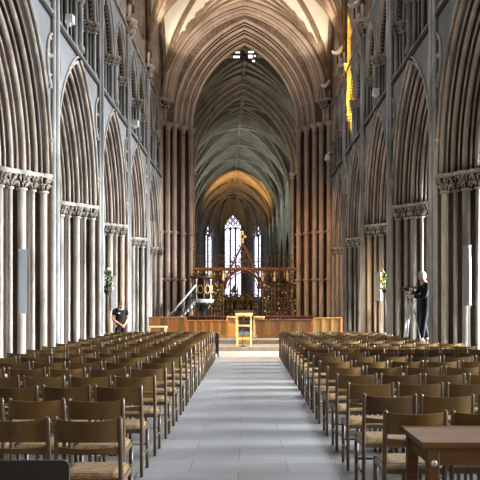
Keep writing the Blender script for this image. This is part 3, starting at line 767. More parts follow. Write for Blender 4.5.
# ---- front desks at the head of each block
def desk(x0, x1, y, inner, label, mat, ztop=.72):
    t = tag(empty('prayer_desk', ((x0+x1)/2, y, 0)), label, 'desk'); h = (x1-x0)/2
    MB().bbox(-h, h, -.10, .12, ztop-.03, ztop, .005).build('shelf', mat, t)
    MB().box(-h+.03, h-.03, .10, .12, .12, ztop-.03).build('front_panel', mat, t)
    for e in (-1,1):
        for q in (0,.20):
            MB().box(*sorted((e*(h-q)-.022, e*(h-q)+.022)), -.05, .0, 0, ztop-.03).build('post', mat, t)
        for z in (.12,.40): MB().box(*sorted((e*h, e*(h-.2))), -.04, -.01, z-.02, z+.02).build('rail', mat, t)
desk(-2.95,-.80,23.4,-.8,'dark wooden prayer desk ahead of the left block of chairs',M['iron'])
desk(1.0,2.5,23.4,1.0,'brown wooden prayer desk ahead of the right block of chairs',M['brownp'])

# ---- stalls and frontals on the dais
def frontal(x0, x1, y, z0, z1, n, mp, mf, label, alt=None):
    t = tag(empty('stall_front', ((x0+x1)/2, y, z0)), label, 'stall front'); h = (x1-x0)/2; H = z1-z0
    MB().bbox(-h-.03, h+.03, -.05, .14, H-.045, H, .008).build('top_rail', mf, t)
    MB().box(-h, h, -.02, .02, 0, .12).build('plinth', mf, t)
    for i in range(n):
        a = -h+2*h*i/n; b = -h+2*h*(i+1)/n
        MB().box(a+.04,b-.04,.0,.02,.12,H-.045).build('panel', (alt if alt and i % 2 else mp), t)
    for i in range(n+1):
        a = -h+2*h*i/n; MB().box(a-.045,a+.045,-.025,.03,.12,H-.045).build('stile', mf, t)
    return t
frontal(-2.26,-.72,30.7,.27,.96,5,M['olive'],M['oak'],'olive and honey oak panelled stall front left of the lectern')
frontal(-3.72,-2.34,30.9,.27,1.08,4,M['oak'],M['oak'],'orange oak stall front at far left behind the pale table',M['olive'])
frontal(.42,2.52,30.7,.27,1.0,7,M['brownp'],M['brownp'],'dark brown panelled stall front right of the lectern',M['olive'])
frontal(2.62,3.68,30.9,.27,1.06,3,M['olive'],M['oak'],'orange oak stall front with olive panels beside the right crossing pillar')
def bench(x0, x1, y, z0, z1, label, mat):
    t = tag(empty('choir_bench', ((x0+x1)/2, y, z0)), label, 'bench'); h = (x1-x0)/2
    MB().bbox(-h,h,-.14,.14,z1-z0-.06,z1-z0,.01).build('book_rest', mat, t)
    MB().box(-h+.02,h-.02,.06,.10,0,z1-z0-.05).build('back_panel', mat, t)
    for i in range(int(h*2/.35)+1):
        MB().box(-h+.35*i,-h+.35*i+.05,-.10,.07,0,z1-z0-.05).build('bracket', mat, t)
bench(-2.4,-.42,33,.27,1.10,'dark red bench rail behind the left olive stall front',M['redrail'])
bench(.35,2.85,33,.27,1.10,'dark red bench rail behind the dark right stall front',M['redrail'])
bench(-.78,-.37,31.6,.27,1.09,'short pale oak rail just left of the lectern',M['lightoak'])
bench(.28,.72,31.6,.27,1.09,'short pale oak rail just right of the lectern',M['lightoak'])
t = tag(empty('pale_table', (-3.08,27.9,.13)), 'pale limed oak side table on the dais by the left pillar', 'table')
MB().bbox(-.32,.32,-.25,.25,.62,.67,.008).build('tabletop', M['paleboard'], t)
MB().box(-.28,.28,-.2,.2,.18,.22).build('shelf', M['paleboard'], t)
for sx in (-1,1):
    for sy in (-1,1): MB().box(sx*.28-.025,sx*.28+.025,sy*.2-.025,sy*.2+.025,0,.62).build('leg', M['paleboard'], t)

# lectern
t = tag(empty('lectern', (-.06,27.5,.13)), 'open pale oak lectern with a sloping dark top at the head of the aisle', 'lectern')
for sx in (-1,1):
    for y in (-.16,.16): MB().box(sx*.235-.028,sx*.235+.028,y-.028,y+.028,0,1.06).build('post', M['lightoak'], t)
for z in (.26,.70,1.03): MB().box(-.24,.24,-.18,-.14,z-.03,z+.03).build('cross_rail', M['lightoak'], t)
for sx in (-1,1): MB().box(sx*.235-.02,sx*.235+.02,-.16,.16,.05,.10).build('foot_rail', M['lightoak'], t)
MB().box(-.21,.21,.13,.15,.08,.34).build('panel', M['oak'], t)
mb = MB(); mb.add([(x,y,z) for x in (-.34,.34) for y,z in ((-.24,1.07),(.22,1.19),(.22,1.23),(-.24,1.11))], [(0,1,2,3),(7,6,5,4),(0,4,5,1),(1,5,6,2),(2,6,7,3),(3,7,4,0)])
mb.build('book_rest', M['iron'], t)
MB().box(-.30,.30,-.27,-.24,1.05,1.13).build('lip', M['lightoak'], t)
t = tag(empty('microphone_stand', (-.10,27.05,.13)), 'thin black microphone stand in front of the oak lectern', 'microphone stand')
MB().lathe([(.13,0),(.13,.015),(.03,.03),(.02,.05)],0,0,16).build('base', M['black'], t)
MB().tube([(0,0,.04),(0,0,.72),(.02,.05,1.0)],.012).build('pole', M['black'], t)
MB().ball((.02,.06,1.02),.025).build('microphone', M['black'], t)

# ---- choir screen
SY = 46.9
t = tag(empty('choir_screen', (-.25,SY,.0)), 'red and gilt metal choir screen with central gable and cross under the arch', 'screen')
MB().box(-3.5,3.5,-.06,.06,3.56,3.76).build('beam', M['redmetal'], t)
mb = MB()
for i in range(58): mb.ball((-3.42+.12*i,-.08,3.71), .032, 6, 4)
mb.build('beam_studs', M['gold'], t)
mb = MB(); mb.bar((-3.5,0,4.48),(3.5,0,4.48),.03)
for i in range(50):
    x = -3.43+.14*i; mb.bar((x,0,3.76),(x,0,4.5),.016); mb.tube([(x+.06*math.cos(a),0,4.1+.06*math.sin(a)) for a in [PI*2*j/8 for j in range(8)]],.012,4,True)
mb.build('cresting', M['redmetal'], t)
cols = [-3.4,-2.62,-1.85,-1.15,1.15,1.85,2.62,3.4]
for x in cols:
    MB().lathe([(.09,0),(.09,.3),(.05,.36),(.04,.5),(.04,1.7),(.06,1.74),(.06,1.8),(.038,1.84),(.038,2.9),(.08,3.05),(.09,3.12),(.05,3.16),(.05,3.6)], x, 0, 10).build('column', M['brass'], t)
for i in range(len(cols)-1):
    if i == 3: continue
    xm = (cols[i]+cols[i+1])/2; h = (cols[i+1]-cols[i])/2
    mb = MB(); mb.tube([(xm+u,0,z) for u,z in arch_uz(h-.05,.1,3.0,8)],.03,6)
    for q in (-1,1): mb.tube([(xm+q*h*.45+h*.42*math.cos(a),0,2.95+h*.42*math.sin(a)) for a in [PI*j/8 for j in range(9)]],.022,5)
    mb.tube([(xm+.11*math.cos(a),0,3.32+.11*math.sin(a)) for a in [2*PI*j/10 for j in range(10)]],.02,5,True)
    mb.build('arch', M['redmetal'], t)
    g = random.Random(i); mb = MB()
    for r_ in range(6):
        for c_ in range(4):
            cx = xm + (c_-1.5)*h*.5; cz = .55+.27*r_; rr = .15
            mb.tube([(cx+rr*math.cos(a)*(.4+.6*a/7),0,cz+rr*math.sin(a)*(.4+.6*a/7)) for a in [7*j/12 for j in range(13)]],.026,5)
    for z in (.45,1.78): mb.bar((cols[i],0,z),(cols[i+1],0,z),.045)
    mb.build('scroll_panel', M['brass'], t)
    mb = MB()
    for r_ in range(6):
        for c_ in range(5): mb.ball((xm+g.uniform(-.85,.85)*h,-.06,g.uniform(.5,2.9)),g.choice((.02,.03,.055)),6,4)
    tag(mb.build('gilded_flowers', M['gold'], t), kind='stuff')
    mb = MB()
    for c_ in range(6): 
        x = cols[i]+.08+(2*h-.16)*c_/5; mb.bar((x,0,1.9),(x,0,2.75),.03)
        mb.ball((x,0,2.78),.055,6,4); mb.ball((x,0,2.25),.05,6,4)
        mb.tube([(x+.07*math.cos(a),0,2.5+.1*math.sin(a)) for a in [2*PI*j/8 for j in range(8)]],.02,5,True)
    mb.build('grille', M['brass'], t)
def figure(mb, x, y, z, h):
    mb.lathe([(.16*h,0),(.13*h,.3*h),(.10*h,.55*h),(.14*h,.68*h),(.12*h,.76*h),(.05*h,.82*h)], x, y, 8, lambda a,b,c: (a,b,c+z)); mb.ball((x,y,z+.9*h),.09*h,8,6)
    for q in (-1,1): mb.tube([(x+q*.1*h,y+.05*h,z+.7*h),(x+q*.32*h,y+.08*h,z+.85*h),(x+q*.26*h,y+.08*h,z+.25*h)],[.05*h,.07*h,.02*h],6)
for x in cols:
    mb = MB(); figure(mb, x, -.12, 2.95, .62); mb.build('gilded_figure', M['gold'], t)
mb = MB()
for q in (-1,1):
    mb.bar((q*1.32,0,2.45),(0,0,5.15),.13,.11)
    for j in range(1,12):
        x = q*1.32*(1-j/12); z = 2.45+2.77*j/12; mb.ball((x+q*.09,0,z+.04),.055,6,4)
mb.build('gable', M['redmetal'], t)
mb = MB(); mb.tube([(u,0,z) for u,z in arch_uz(1.02,.15,2.5,12)],.08,7); mb.tube([(u,0,z) for u,z in arch_uz(.86,.12,2.5,12)],.03,6); mb.build('central_arch', M['redmetal'], t)
mb = MB()
for x,z,r in ((0,4.15,.22),(-.3,3.78,.12),(.3,3.78,.12),(0,4.62,.12),(-.62,3.42,.12),(.62,3.42,.12),(0,3.83,.1)):
    for rr in (r, r*.55): mb.tube([(x+rr*math.cos(a),0,z+rr*math.sin(a)) for a in [2*PI*j/12 for j in range(12)]],.022,5,True)
    for j in range(4): mb.bar((x,0,z),(x+r*math.cos(PI/4+j*PI/2),0,z+r*math.sin(PI/4+j*PI/2)),.02)
mb.build('gable_filigree', M['brass'], t)
MB().box(-.06,.06,-.05,.05,5.1,5.9).box(-.22,.22,-.05,.05,5.5,5.64).build('cross', M['gold'], t)
mb = MB()
for x in (-.9,-.6,-.3,0,.3,.6,.9): mb.bar((x,0,.35),(x,0,2.1+.35*(1-abs(x))),.028)
for z in (.4,1.2,1.85): mb.bar((-1.1,0,z),(1.1,0,z),.04)
for x in (-.75,-.25,.25,.75):
    mb.tube([(x+u,0,z) for u,z in arch_uz(.22,.12,1.85,6)],.04,5)
    for z in (.65,.95,1.5): mb.tube([(x+.14*math.cos(a),0,z+.14*math.sin(a)) for a in [2*PI*j/9 for j in range(9)]],.03,5,True); mb.ball((x,0,z),.05,6,4)
mb.build('gate', M['brass'], t)
# reredos far behind and stalls between
t = tag(empty('reredos', (-1.55,90.3,0)), 'golden canopied reredos seen through the middle of the choir screen', 'reredos')
MB().box(-2.2,2.2,0,.5,0,2.2).build('back', M['brass'], t)
for i in range(5):
    x = -1.7+.85*i; z = 3.4 if i == 2 else 2.5
    mb = MB(); mb.tube([(x+u,-.1,zz) for u,zz in arch_uz(.36,.25,z-.9,8)],.07,6); mb.add([(x-.42,-.12,z-.35),(x+.42,-.12,z-.35),(x,-.12,z+.5),(x-.42,.3,z-.35),(x+.42,.3,z-.35),(x,.3,z+.5)],[(0,1,2),(5,4,3),(0,2,5,3),(1,4,5,2),(0,3,4,1)])
    for q in (-1,1): mb.lathe([(.08,0),(.08,z),(.0,z+.6)], x+q*.42, -.1, 6)
    mb.build('canopy', M['gold'], t)
    mb = MB(); figure(mb, x, -.2, z-1.5, 1.0); mb.build('carved_figure', M['gold'], t)
for side in (-1,1):
    t = tag(empty('choir_stall', (Tc(side*2.9,56,0))), 'carved brown stall canopies seen through the %s half of the screen' % ('left' if side<0 else 'right'), 'stall')
    MB().box(-.4,.4,-6,6,0,1.3).build('seat_block', M['brownp'], t)
    MB().box(*sorted((side*.3,side*.42)),-6,6,1.3,2.9).build('back_panel', M['brownp'], t)
    for j in range(10):
        y = -5.5+1.2*j
        MB().lathe([(.05,1.3),(.05,2.6),(.14,2.7),(.12,3.0),(.0,3.9)], side*.1, y, 6).build('pinnacle', M['brass'], t)

# ---- pulpit with stair
pu = at(202.5,306,38.5)
t = tag(empty('pulpit', (pu.x,38.5,0)), 'ornate dark metal pulpit with white handrailed stair by the left crossing pillar', 'pulpit')
MB().lathe([(.42,.27),(.42,.4),(.2,.5),(.16,1.1),(.3,1.5),(.5,1.68)],0,0,10).build('stem', M['iron'], t)
MB().lathe([(.52,1.66),(.56,1.72),(.56,1.80),(.5,1.84)],0,0,10).build('floor_ring', M['marble'], t)
MB().lathe([(.40,1.82),(.40,2.78),(.38,2.8)],0,0,8).build('drum', M['iron'], t)
for j in range(8):
    a = 2*PI*j/8+.2; x,y = .48*math.cos(a),.48*math.sin(a)
    MB().lathe([(.05,1.84),(.032,1.92),(.032,2.68),(.055,2.74),(.055,2.8)],x,y,8).build('colonnette', M['marble'] if j % 2 else M['brass'], t)
mb = MB()
for j in range(8):
    a0 = 2*PI*j/8+.2+PI/8
    mb.tube([(.46*math.cos(a0+.28*math.cos(q)),.46*math.sin(a0+.28*math.cos(q)),2.3+.2*math.sin(q)) for q in [2*PI*i/10 for i in range(10)]],.025,5,True)
mb.build('scrollwork', M['gold'], t)
MB().lathe([(.48,2.8),(.58,2.84),(.60,2.92),(.56,2.97),(.50,2.98)],0,0,16).build('rim', M['brass'], t)
MB().box(-.22,.22,-.62,-.35,3.0,3.05).build('book_rest', M['iron'], t)
st = MB(); n = 9
for i in range(n):
    x = -1.75 + .155*i; st.box(x, x+.2, -1.0, -.3, .27+.165*i-.04, .27+.165*i+.12)
st.build('stair', M['marble'], t)
a = at(168,317,37.45); b = at(196,285,37.45)
A = Vector((a.x-pu.x,-1.05,a.z)); B = Vector((b.x-pu.x,-1.05,b.z))
MB().tube([A,B],.045,8).build('handrail', M['marble'], t)
mb = MB()
for i in range(14):
    p = A.lerp(B,(i+.5)/14); mb.tube([(p.x,-1.05,p.z-1.0),p],.016,6)
    mb.tube([(p.x+.06*math.cos(q),-1.05,p.z-.45+.16*math.sin(q)) for q in [2*PI*k/8 for k in range(8)]],.014,5,True)
mb.build('baluster', M['iron'], t)
MB().box(A.x-.06,A.x+.06,-1.1,-1.0,.27,A.z).build('newel', M['iron'], t)

# ---- column loudspeakers
def speaker(px, py0, py1, D, wpx, rz, label, tilt=0):
    z1_ = at(px,py0,D).z; z0_ = at(px,py1,D).z; x = at(px,0,D).x; w = wpx*D/F; H = z1_-z0_
    t = tag(empty('column_speaker', (x,D,z0_), rz), label, 'loudspeaker', 'column loudspeakers on the pillars')
    t.rotation_euler.x = tilt
    n = 10; vs = []; fs = []                       # a shallow curved column
    for i in range(n+1):
        u = i/n; y = -.035*math.sin(PI*u)*-1
        vs += [(-w/2,y-.08,u*H),(w/2,y-.08,u*H),(w/2,y+.08,u*H),(-w/2,y+.08,u*H)]
    for i in range(n):
        for k in range(4): fs.append((i*4+k,i*4+(k+1)%4,i*4+4+(k+1)%4,i*4+4+k))
    fs += [(3,2,1,0),(n*4,n*4+1,n*4+2,n*4+3)]
    MB().add(vs,fs).build('cabinet', M['greybox'], t)
    MB().grid([[(-w*.4+w*.8*k,(.035*math.sin(PI*i/n))-.084,H*(.02+.96*i/n)) for k in (0,1)] for i in range(n+1)]).build('grille', M['greybox'], t)
    MB().box(-w*.55,w*.55,-.10,.10,H,H+.03).build('cap', M['greybox'], t)
    MB().box(-w*.55,w*.55,-.10,.10,-.025,0).build('foot_cap', M['greybox'], t)
    for z in (.2*H,.8*H): MB().bar((0,.08,z),(0,.26,z),.03).build('bracket', M['iron'], t)
speaker(22.5,251,312,15.75,8.5,.35,'large grey column speaker fixed high on the first left pillar',.03)
speaker(467.5,247,304,15.75,5.5,-.5,'tall pale column speaker fixed on the first right pillar',.03)
speaker(113,277,310,26.3,5.5,.45,'grey column speaker on the third left pillar above the man in black',.03)
speaker(378.5,273,300,26.3,5.5,-.45,'grey column speaker on the third right pillar beside yellow flowers',.03)

# ---- flower pedestals
def flowers(px, py0, py1, D, cols_, label):
    x = at(px,0,D).x; zt = at(0,py0,D).z; zb = at(0,py1,D).z; t = tag(empty('flower_pedestal', (x,D,0)), label, 'flowers')
    zc = zb
    mb = MB()
    for k in range(3): mb.tube([(.22*math.cos(2.1*k),.22*math.sin(2.1*k),0),(.02*math.cos(2.1*k),.02*math.sin(2.1*k),.5),(0,0,.7)],.014,6)
    mb.tube([(0,0,.65),(0,0,zc-.12)],.018,7); mb.build('stand', M['iron'], t)
    MB().lathe([(.03,zc-.14),(.10,zc-.08),(.13,zc),(.12,zc+.01)],0,0,12).build('bowl', M['iron'], t)
    g = random.Random(int(px)); mb = MB(); fl = [MB() for _ in cols_]; h = zt-zb
    for i in range(60):
        a = g.uniform(0,2*PI); q = g.random(); z = zc+h*g.uniform(-.15,1)*.95; r = .17*math.sqrt(q)*(1.15-.6*abs((z-zc)/h-.4))
        mb.tube([(r*.4*math.cos(a),r*.4*math.sin(a),z-.12),(r*math.cos(a),r*math.sin(a),z),(r*1.25*math.cos(a),r*1.25*math.sin(a),z-.04)],[.006,.03,.003],5)
    for i in range(22):
        a = g.uniform(0,2*PI); z = zc+h*g.uniform(.05,1); r = .15*(1.2-.6*(z-zc)/h)
        c = (r*math.cos(a),r*math.sin(a),z); m_ = fl[i % len(cols_)]
        m_.ball(c,.032,6,4)
        for k in range(5): m_.ball((c[0]+.03*math.cos(k*1.257),c[1]-.01,c[2]+.03*math.sin(k*1.257)),.02,5,3)
    l = mb.build('foliage', M['leaf'], t)
    for m_, c in zip(fl, cols_): m_.build('blossom', c, t)
flowers(107,268,290,25.9,[M['white_petal'],M['white_petal'],M['pink_petal'],M['white_petal']],'mostly white flowers on a tall stand by the third left pillar')
flowers(385.5,270,290,25.9,[M['yellow_petal'],M['yellow_petal']],'yellow flowers on a tall stand by the third right pillar')

# ---- floodlights on the string course
def flood(p, side, label, s=1, rz=None):
    t = tag(empty('floodlight', p, (0 if rz is None else rz)), label, 'floodlight', 'white floodlights on the ledges'); k = -side
    MB().box(-.03*s,.03*s,-.03*s,.03*s,0,.08*s).build('bracket', M['whitebox'], t)
    mb = MB(); x0,x1 = sorted((k*-.08*s,k*.10*s))
    mb.add([(x0,-.12*s,.07*s),(x1,-.12*s,.07*s),(x1,.12*s,.07*s),(x0,.12*s,.07*s),(x0*.7,-.10*s,.26*s),(x1,-.12*s,.24*s),(x1,.12*s,.24*s),(x0*.7,.10*s,.26*s)],[(0,3,2,1),(4,5,6,7),(0,1,5,4),(1,2,6,5),(2,3,7,6),(3,0,4,7)])
    mb.build('housing', M['whitebox'], t)
zl = ZC+.17
flood((-W+.17,18.0,zl),-1,'white floodlight on the left ledge just past the first pillar',1.0)
flood((-W+.17,28.4,zl),-1,'small white floodlight on the left ledge past the third pillar',1.2)
flood((W-.17,24.2,zl),1,'white floodlight on the right ledge past the second pillar',1.1)
lp = at(331,158,37.0)
t = tag(empty('floodlight',(3.86,37.0,lp.z)),'white bracket lamp on the right wall beside the crossing pillar','floodlight','white floodlights on the ledges')
MB().tube([(.16,.0,.25),(0,0,.28),(-.1,0,.2)],.03).build('bracket',M['whitebox'],t)
MB().lathe([(.05,.2),(.12,.12),(.16,-.1),(.15,-.12)],-.1,0,12).build('housing',M['whitebox'],t)
for Y,z,lab in ((27.7,12.0,'white curved uplight high on the vault capital of the third right pillar'),(32.95,12.05,'white curved uplight on the vault capital of the fourth right pillar'),(38.0,12.1,'white curved uplight on the vault capital at the right crossing pillar')):
    t = tag(empty('uplight',(3.72,Y-.25,z)),lab,'floodlight','white uplights on the vault capitals')
    MB().tube([(-.22,0,-.12),(-.16,0,-.20),(-.02,0,-.22),(.12,0,-.12),(.20,0,.08)],[.03,.07,.09,.08,.04],8).build('housing',M['whitebox'],t)
    MB().tube([(0,0,-.22),(.02,.05,-.62)],.03).build('bracket',M['iron'],t)
# ---- hanging lamp cluster in the crossing
hp = at(244.3,57,43.0)
t = tag(empty('hanging_light_cluster',hp),'cluster of white spotlights hung below the crossing vault','light')
MB().tube([(0,0,.1),(0,0,2.0)],.02).build('cable',M['iron'],t)
MB().lathe([(.0,-.18),(.22,-.15),(.24,.0),(.2,.12),(.0,.16)],0,0,12).build('hub',M['iron'],t)
mb = MB()
for q in (-1,1):
    for z in (-.15,.0,.22): mb.bar((0,0,z*.7),(q*.58,0,z),.05)
mb.bar((-.62,.02,.12),(.62,.02,.12),.05); mb.build('frame',M['iron'],t)
M['lamp'] = glow('lit_lamp',(1,.96,.9),1.7)
for x,z,w,h in ((-.42,-.02,.34,.09),(-.36,.22,.24,.05),(.33,.0,.22,.15),(.36,.24,.30,.07),(.56,.03,.09,.07),(.50,-.24,.13,.08)):
    MB().box(x-w/2,x+w/2,-.14,-.02,z-h/2,z+h/2).build('lamp',M['lamp'],t)
# ================================================================== people
def skin_mesh(name, nodes, edges, root, lv=2):
    names = list(nodes); me = bpy.data.meshes.new(name)
    me.from_pydata([nodes[n][0] for n in names], [(names.index(a), names.index(b)) for a, b in edges], [])
    o = bpy.data.objects.new(name, me); C.objects.link(o)
    md = o.modifiers.new('s','SKIN'); md.use_smooth_shade = True
    for i, n in enumerate(names):
        sv = me.skin_vertices[0].data[i]; r = nodes[n][1]; sv.radius = r if isinstance(r, tuple) else (r, r); sv.use_root = (n == root)
    o.modifiers.new('u','SUBSURF').levels = lv
    dg = bpy.context.evaluated_depsgraph_get(); m2 = bpy.data.meshes.new_from_object(o.evaluated_get(dg))
    bpy.data.objects.remove(o); 
    return m2
def head_verts(c, nod, yaw):
    # ellipsoid with brow, eye hollows, nose, jaw and ears; faces +Y before rotation
    mb = MB(); rows = []; N, K = 20, 14
    for i in range(K+1):
        t = PI*i/K; row = []
        for k in range(N+1):
            a = 2*PI*k/N; x, y, z = .074*math.sin(t)*math.sin(a), .094*math.sin(t)*math.cos(a), -.116*math.cos(t)
            fr = max(0, math.cos(a))**2
            if z < -.03: x *= 1-.25*min(1,(-.03-z)/.08); y = y*(1-.1*min(1,(-.03-z)/.08)) + .010*fr
            if y > 0:
                y += .022*math.exp(-(x/.013)**2-((z+.018)/.022)**2)                  # nose
                y += .006*math.exp(-((abs(x)-.028)/.02)**2-((z-.030)/.014)**2)       # brow
                y -= .010*math.exp(-((abs(x)-.030)/.014)**2-((z-.008)/.012)**2)      # eye hollow
                y += .005*math.exp(-(x/.022)**2-((z+.055)/.010)**2)                  # lips
            row.append((x,y,z))
        rows.append(row)
    mb.grid(rows)
    for q in (-1,1): mb.ball((q*.075,-.008,-.005),.026,8,6,(.35,.7,1.2))
    R = Matrix.Rotation(yaw,4,'Z') @ Matrix.Rotation(-nod,4,'X')
    T = lambda p: tuple(R @ Vector(p) + Vector(c))
    return mb, T
def hair_mesh(T, front, length):
    rows = []
    for i in range(9):
        t = PI*(.5+.5*i/8); row = []
        for k in range(25):
            a = 2*PI*k/24; fr = max(0, math.cos(a)); lim = -length + (front+length)*fr**1.2
            z = -.116*math.cos(t)
            z = lim + (.116-lim)*(i/8); s_ = math.sqrt(max(0,1-(z/.122)**2))
            row.append(T((.081*s_*math.sin(a), .100*s_*math.cos(a)-.006, z*1.04+.002)))
        rows.append(row)
    return MB().grid(rows)
def make_person(loc, rz, label, J, nod, yaw, hair, hairmat, front, shirt_sleeve):
    Rz = Matrix.Rotation(rz,4,'Z')
    J = {k: Vector(v) for k, v in J.items()}
    body = {'pelvis':(J['pelvis'],(.115,.082)),'waist':(J['waist'],(.12,.085)),'chest':(J['chest'],(.15,.105)),'collar':(J['collar'],(.085,.07)),'neck':(J['neck'],.052),'skull':(J['head'],.06)}
    ed = [('pelvis','waist'),('waist','chest'),('chest','collar'),('collar','neck'),('neck','skull')]
    for q in ('l','r'):
        body.update({'sh'+q:(J['sh'+q],.058),'el'+q:(J['el'+q],.042),'wr'+q:(J['wr'+q],.028),'pa'+q:(J['pa'+q],(.034,.018))})
        ed += [('collar','sh'+q),('sh'+q,'el'+q),('el'+q,'wr'+q),('wr'+q,'pa'+q)]
        body.update({'hi'+q:(J['hi'+q],.068),'kn'+q:(J['kn'+q],.056),'an'+q:(J['an'+q],.040),'to'+q:(J['to'+q],(.04,.03))})
        ed += [('pelvis','hi'+q),('hi'+q,'kn'+q),('kn'+q,'an'+q),('an'+q,'to'+q)]
    me = skin_mesh('person', body, ed, 'pelvis')
    bm = bmesh.new(); bm.from_mesh(me)
    hb_, T = head_verts(J['head'], nod, yaw)
    for extra in [(hb_, T)]:
        vs = [bm.verts.new(extra[1](p)) for p in extra[0].v]
        for f in extra[0].f:
            try: bm.faces.new([vs[i] for i in dict.fromkeys(f)]).smooth = True
            except ValueError: pass
    # fingers: four of unequal length and a thumb from the side of each palm
    for q, sgn in (('l',-1),('r',1)):
        d = (J['pa'+q]-J['wr'+q]).normalized(); side = d.cross(Vector((0,0,1)) if abs(d.z) < .8 else Vector((0,1,0))).normalized(); dn = d.cross(side)
        tip = J['pa'+q] + d*.012; mb = MB()
        for i, L in enumerate((.070,.080,.075,.058)):
            b0 = tip + side*(.027-.018*i); k1 = b0 + d*L*.5 + dn*.008; k2 = k1 + d*L*.3 + dn*.022; k3 = k2 + d*L*.12 + dn*.020
            mb.tube([b0-d*.02,b0,k1,k2,k3],[.009,.0095,.0088,.008,.005],7)
        b0 = J['wr'+q].lerp(J['pa'+q],.55); mb.tube([b0+side*.02,b0+side*.045+d*.02,b0+side*.050+d*.05+dn*.01,b0+side*.044+d*.07+dn*.018],[.012,.011,.010,.006],7)
        vs = [bm.verts.new(p) for p in mb.v]
        for f in mb.f: bm.faces.new([vs[i] for i in f]).smooth = True
    bm.to_mesh(me); bm.free(); me.materials.clear(); me.materials.append(M['skin']); me.name = 'person'
    p = bpy.data.objects.new('person', me); C.objects.link(p); p.location = loc; p.rotation_euler.z = rz; tag(p, label, 'person')
    def child(nm, m_, mat):
        m_.materials.clear(); m_.materials.append(mat); o = bpy.data.objects.new(nm, m_); C.objects.link(o); o.parent = p; return o
    sh = {'hem':(J['pelvis']+Vector((0,0,-.07)),(.17,.13)),'waist':(J['waist'],(.155,.118)),'chest':(J['chest'],(.172,.128)),'collar':(J['collar'],(.10,.082))}
    e2 = [('hem','waist'),('waist','chest'),('chest','collar')]
    if shirt_sleeve == 'long': sh['skirt'] = (J['pelvis']+Vector((0,.01,-.30)),(.185,.15)); e2.append(('skirt','hem'))
    for q in ('l','r'):
        el = J['sh'+q].lerp(J['el'+q], .62) if shirt_sleeve == 'short' else J['el'+q]
        sh.update({'sh'+q:(J['sh'+q],.074),'el'+q:(el,.060)}); e2 += [('collar','sh'+q),('sh'+q,'el'+q)]
        if shirt_sleeve == 'long': sh['wr'+q] = (J['wr'+q],.042); e2.append(('el'+q,'wr'+q))
    child('shirt' if shirt_sleeve == 'short' else 'jacket', skin_mesh('shirt', sh, e2, 'skirt' if shirt_sleeve == 'long' else 'hem'), M['cloth'])
    tr = {'belt':(J['pelvis']+Vector((0,0,.08)),(.15,.112)),'pelvis':(J['pelvis'],(.155,.115))}; e3 = [('belt','pelvis')]
    for q in ('l','r'):
        tr.update({'hi'+q:(J['hi'+q],.10),'kn'+q:(J['kn'+q],.075),'an'+q:(J['an'+q]+Vector((0,0,.02)),.062)}); e3 += [('pelvis','hi'+q),('hi'+q,'kn'+q),('kn'+q,'an'+q)]
    child('trousers', skin_mesh('trousers', tr, e3, 'belt'), M['cloth'])
    for q in ('l','r'):
        a, b = J['an'+q], J['to'+q]; f = (b-a); f.z = 0; f.normalize(); mb = MB()
        mb.tube([Vector((a.x,a.y,.045))-f*.07, Vector((a.x,a.y,.05)), Vector((a.x,a.y,.045))+f*.10, Vector((a.x,a.y,.035))+f*.19],[.035,.045,.043,.025],9); mb.build('shoe', M['black'], p)
    if hair: hair_mesh(T, front, hair).build('hair', hairmat, p)
    mb = MB()
    for q in (-1,1): mb.ball(T((q*.030,.074,.008)),.010,8,6)
    mb.build('eye', M['lens'], p)
    return p, T
base = dict(pelvis=(0,0,.90),waist=(0,.0,1.06),chest=(0,-.01,1.24),collar=(0,-.01,1.395),neck=(0,.02,1.46),head=(0,.05,1.57),
    shl=(-.185,-.01,1.365),shr=(.185,-.01,1.365),ell=(-.235,-.03,1.09),elr=(.235,-.03,1.09),wrl=(-.10,.17,.95),wrr=(.08,.19,.96),pal=(-.05,.22,.92),par=(.03,.24,.93),
    hil=(-.09,0,.86),hir=(.09,0,.86),knl=(-.10,.02,.48),knr=(.10,.02,.48),anl=(-.10,-.01,.08),anr=(.10,-.01,.08),tol=(-.11,.13,.04),tor=(.11,.13,.04))
# man in a black polo shirt, head bowed, facing the camera and a little towards the aisle
J = dict(base); J.update(neck=(0,.045,1.435), head=(.0,.09,1.51))
p, T = make_person((at(120.5,0,24.3).x,24.3,0), PI+.45, 'person in black polo shirt looking down beside the third left pillar', J, .42, 0, .03, M['dim_hair'], .055, 'short')
rr = MB(); rr.box(.05,.115,.108,.122,1.27,1.29); rr.build('name_badge', M['whitebox'], p)
MB().tube([(-.05,.07,1.44),(0,.10,1.395),(.05,.07,1.44)],.013).build('collar', M['whitebox'], p)
# man in a dark coat filming, seen from the side, on the low plinth
b = MB(); b.box(3.66,5.9,18.72,20.4,0,.62); S(b.build('floor_plinth', M['step']))
J = dict(base); J.update(head=(0,.075,1.595), neck=(0,.03,1.47), elr=(.27,.16,1.16), wrr=(.17,.36,1.28), par=(.14,.44,1.31), ell=(-.25,.05,1.10), wrl=(-.12,.30,1.10), pal=(-.08,.37,1.12),
    knl=(-.10,.06,.48), anl=(-.10,.10,.08), tol=(-.11,.24,.04), anr=(.10,-.08,.08), tor=(.11,.06,.04))
fx = at(425.0,0,19.1).x
p, T = make_person((fx,19.1,.62), PI/2, 'person in long dark clothes filming on the right beside the first pillar', J, .05, 0, .06, M['grey_hair'], .07, 'long')
cx = at(407.5,0,19.05).x; cz = at(0,287,19.05).z
t = tag(empty('camera_tripod',(cx+.06,19.08,.62)),'silver tripod in front of the filming person on the right','tripod'); H = cz-.62-.10
for k,(x,y) in enumerate(((-.20,-.22),(.24,-.16),(.0,.30))):
    l = MB().tube([(x*.1,y*.1,H-.22),(x*.55,y*.55,H*.48)],.024,8).tube([(x*.5,y*.5,H*.5),(x,y,.01)],.017,8).build('leg', M['silver'], t)
    MB().ball((x,y,.012),.02,6,4).build('rubber_foot', M['black'], l)
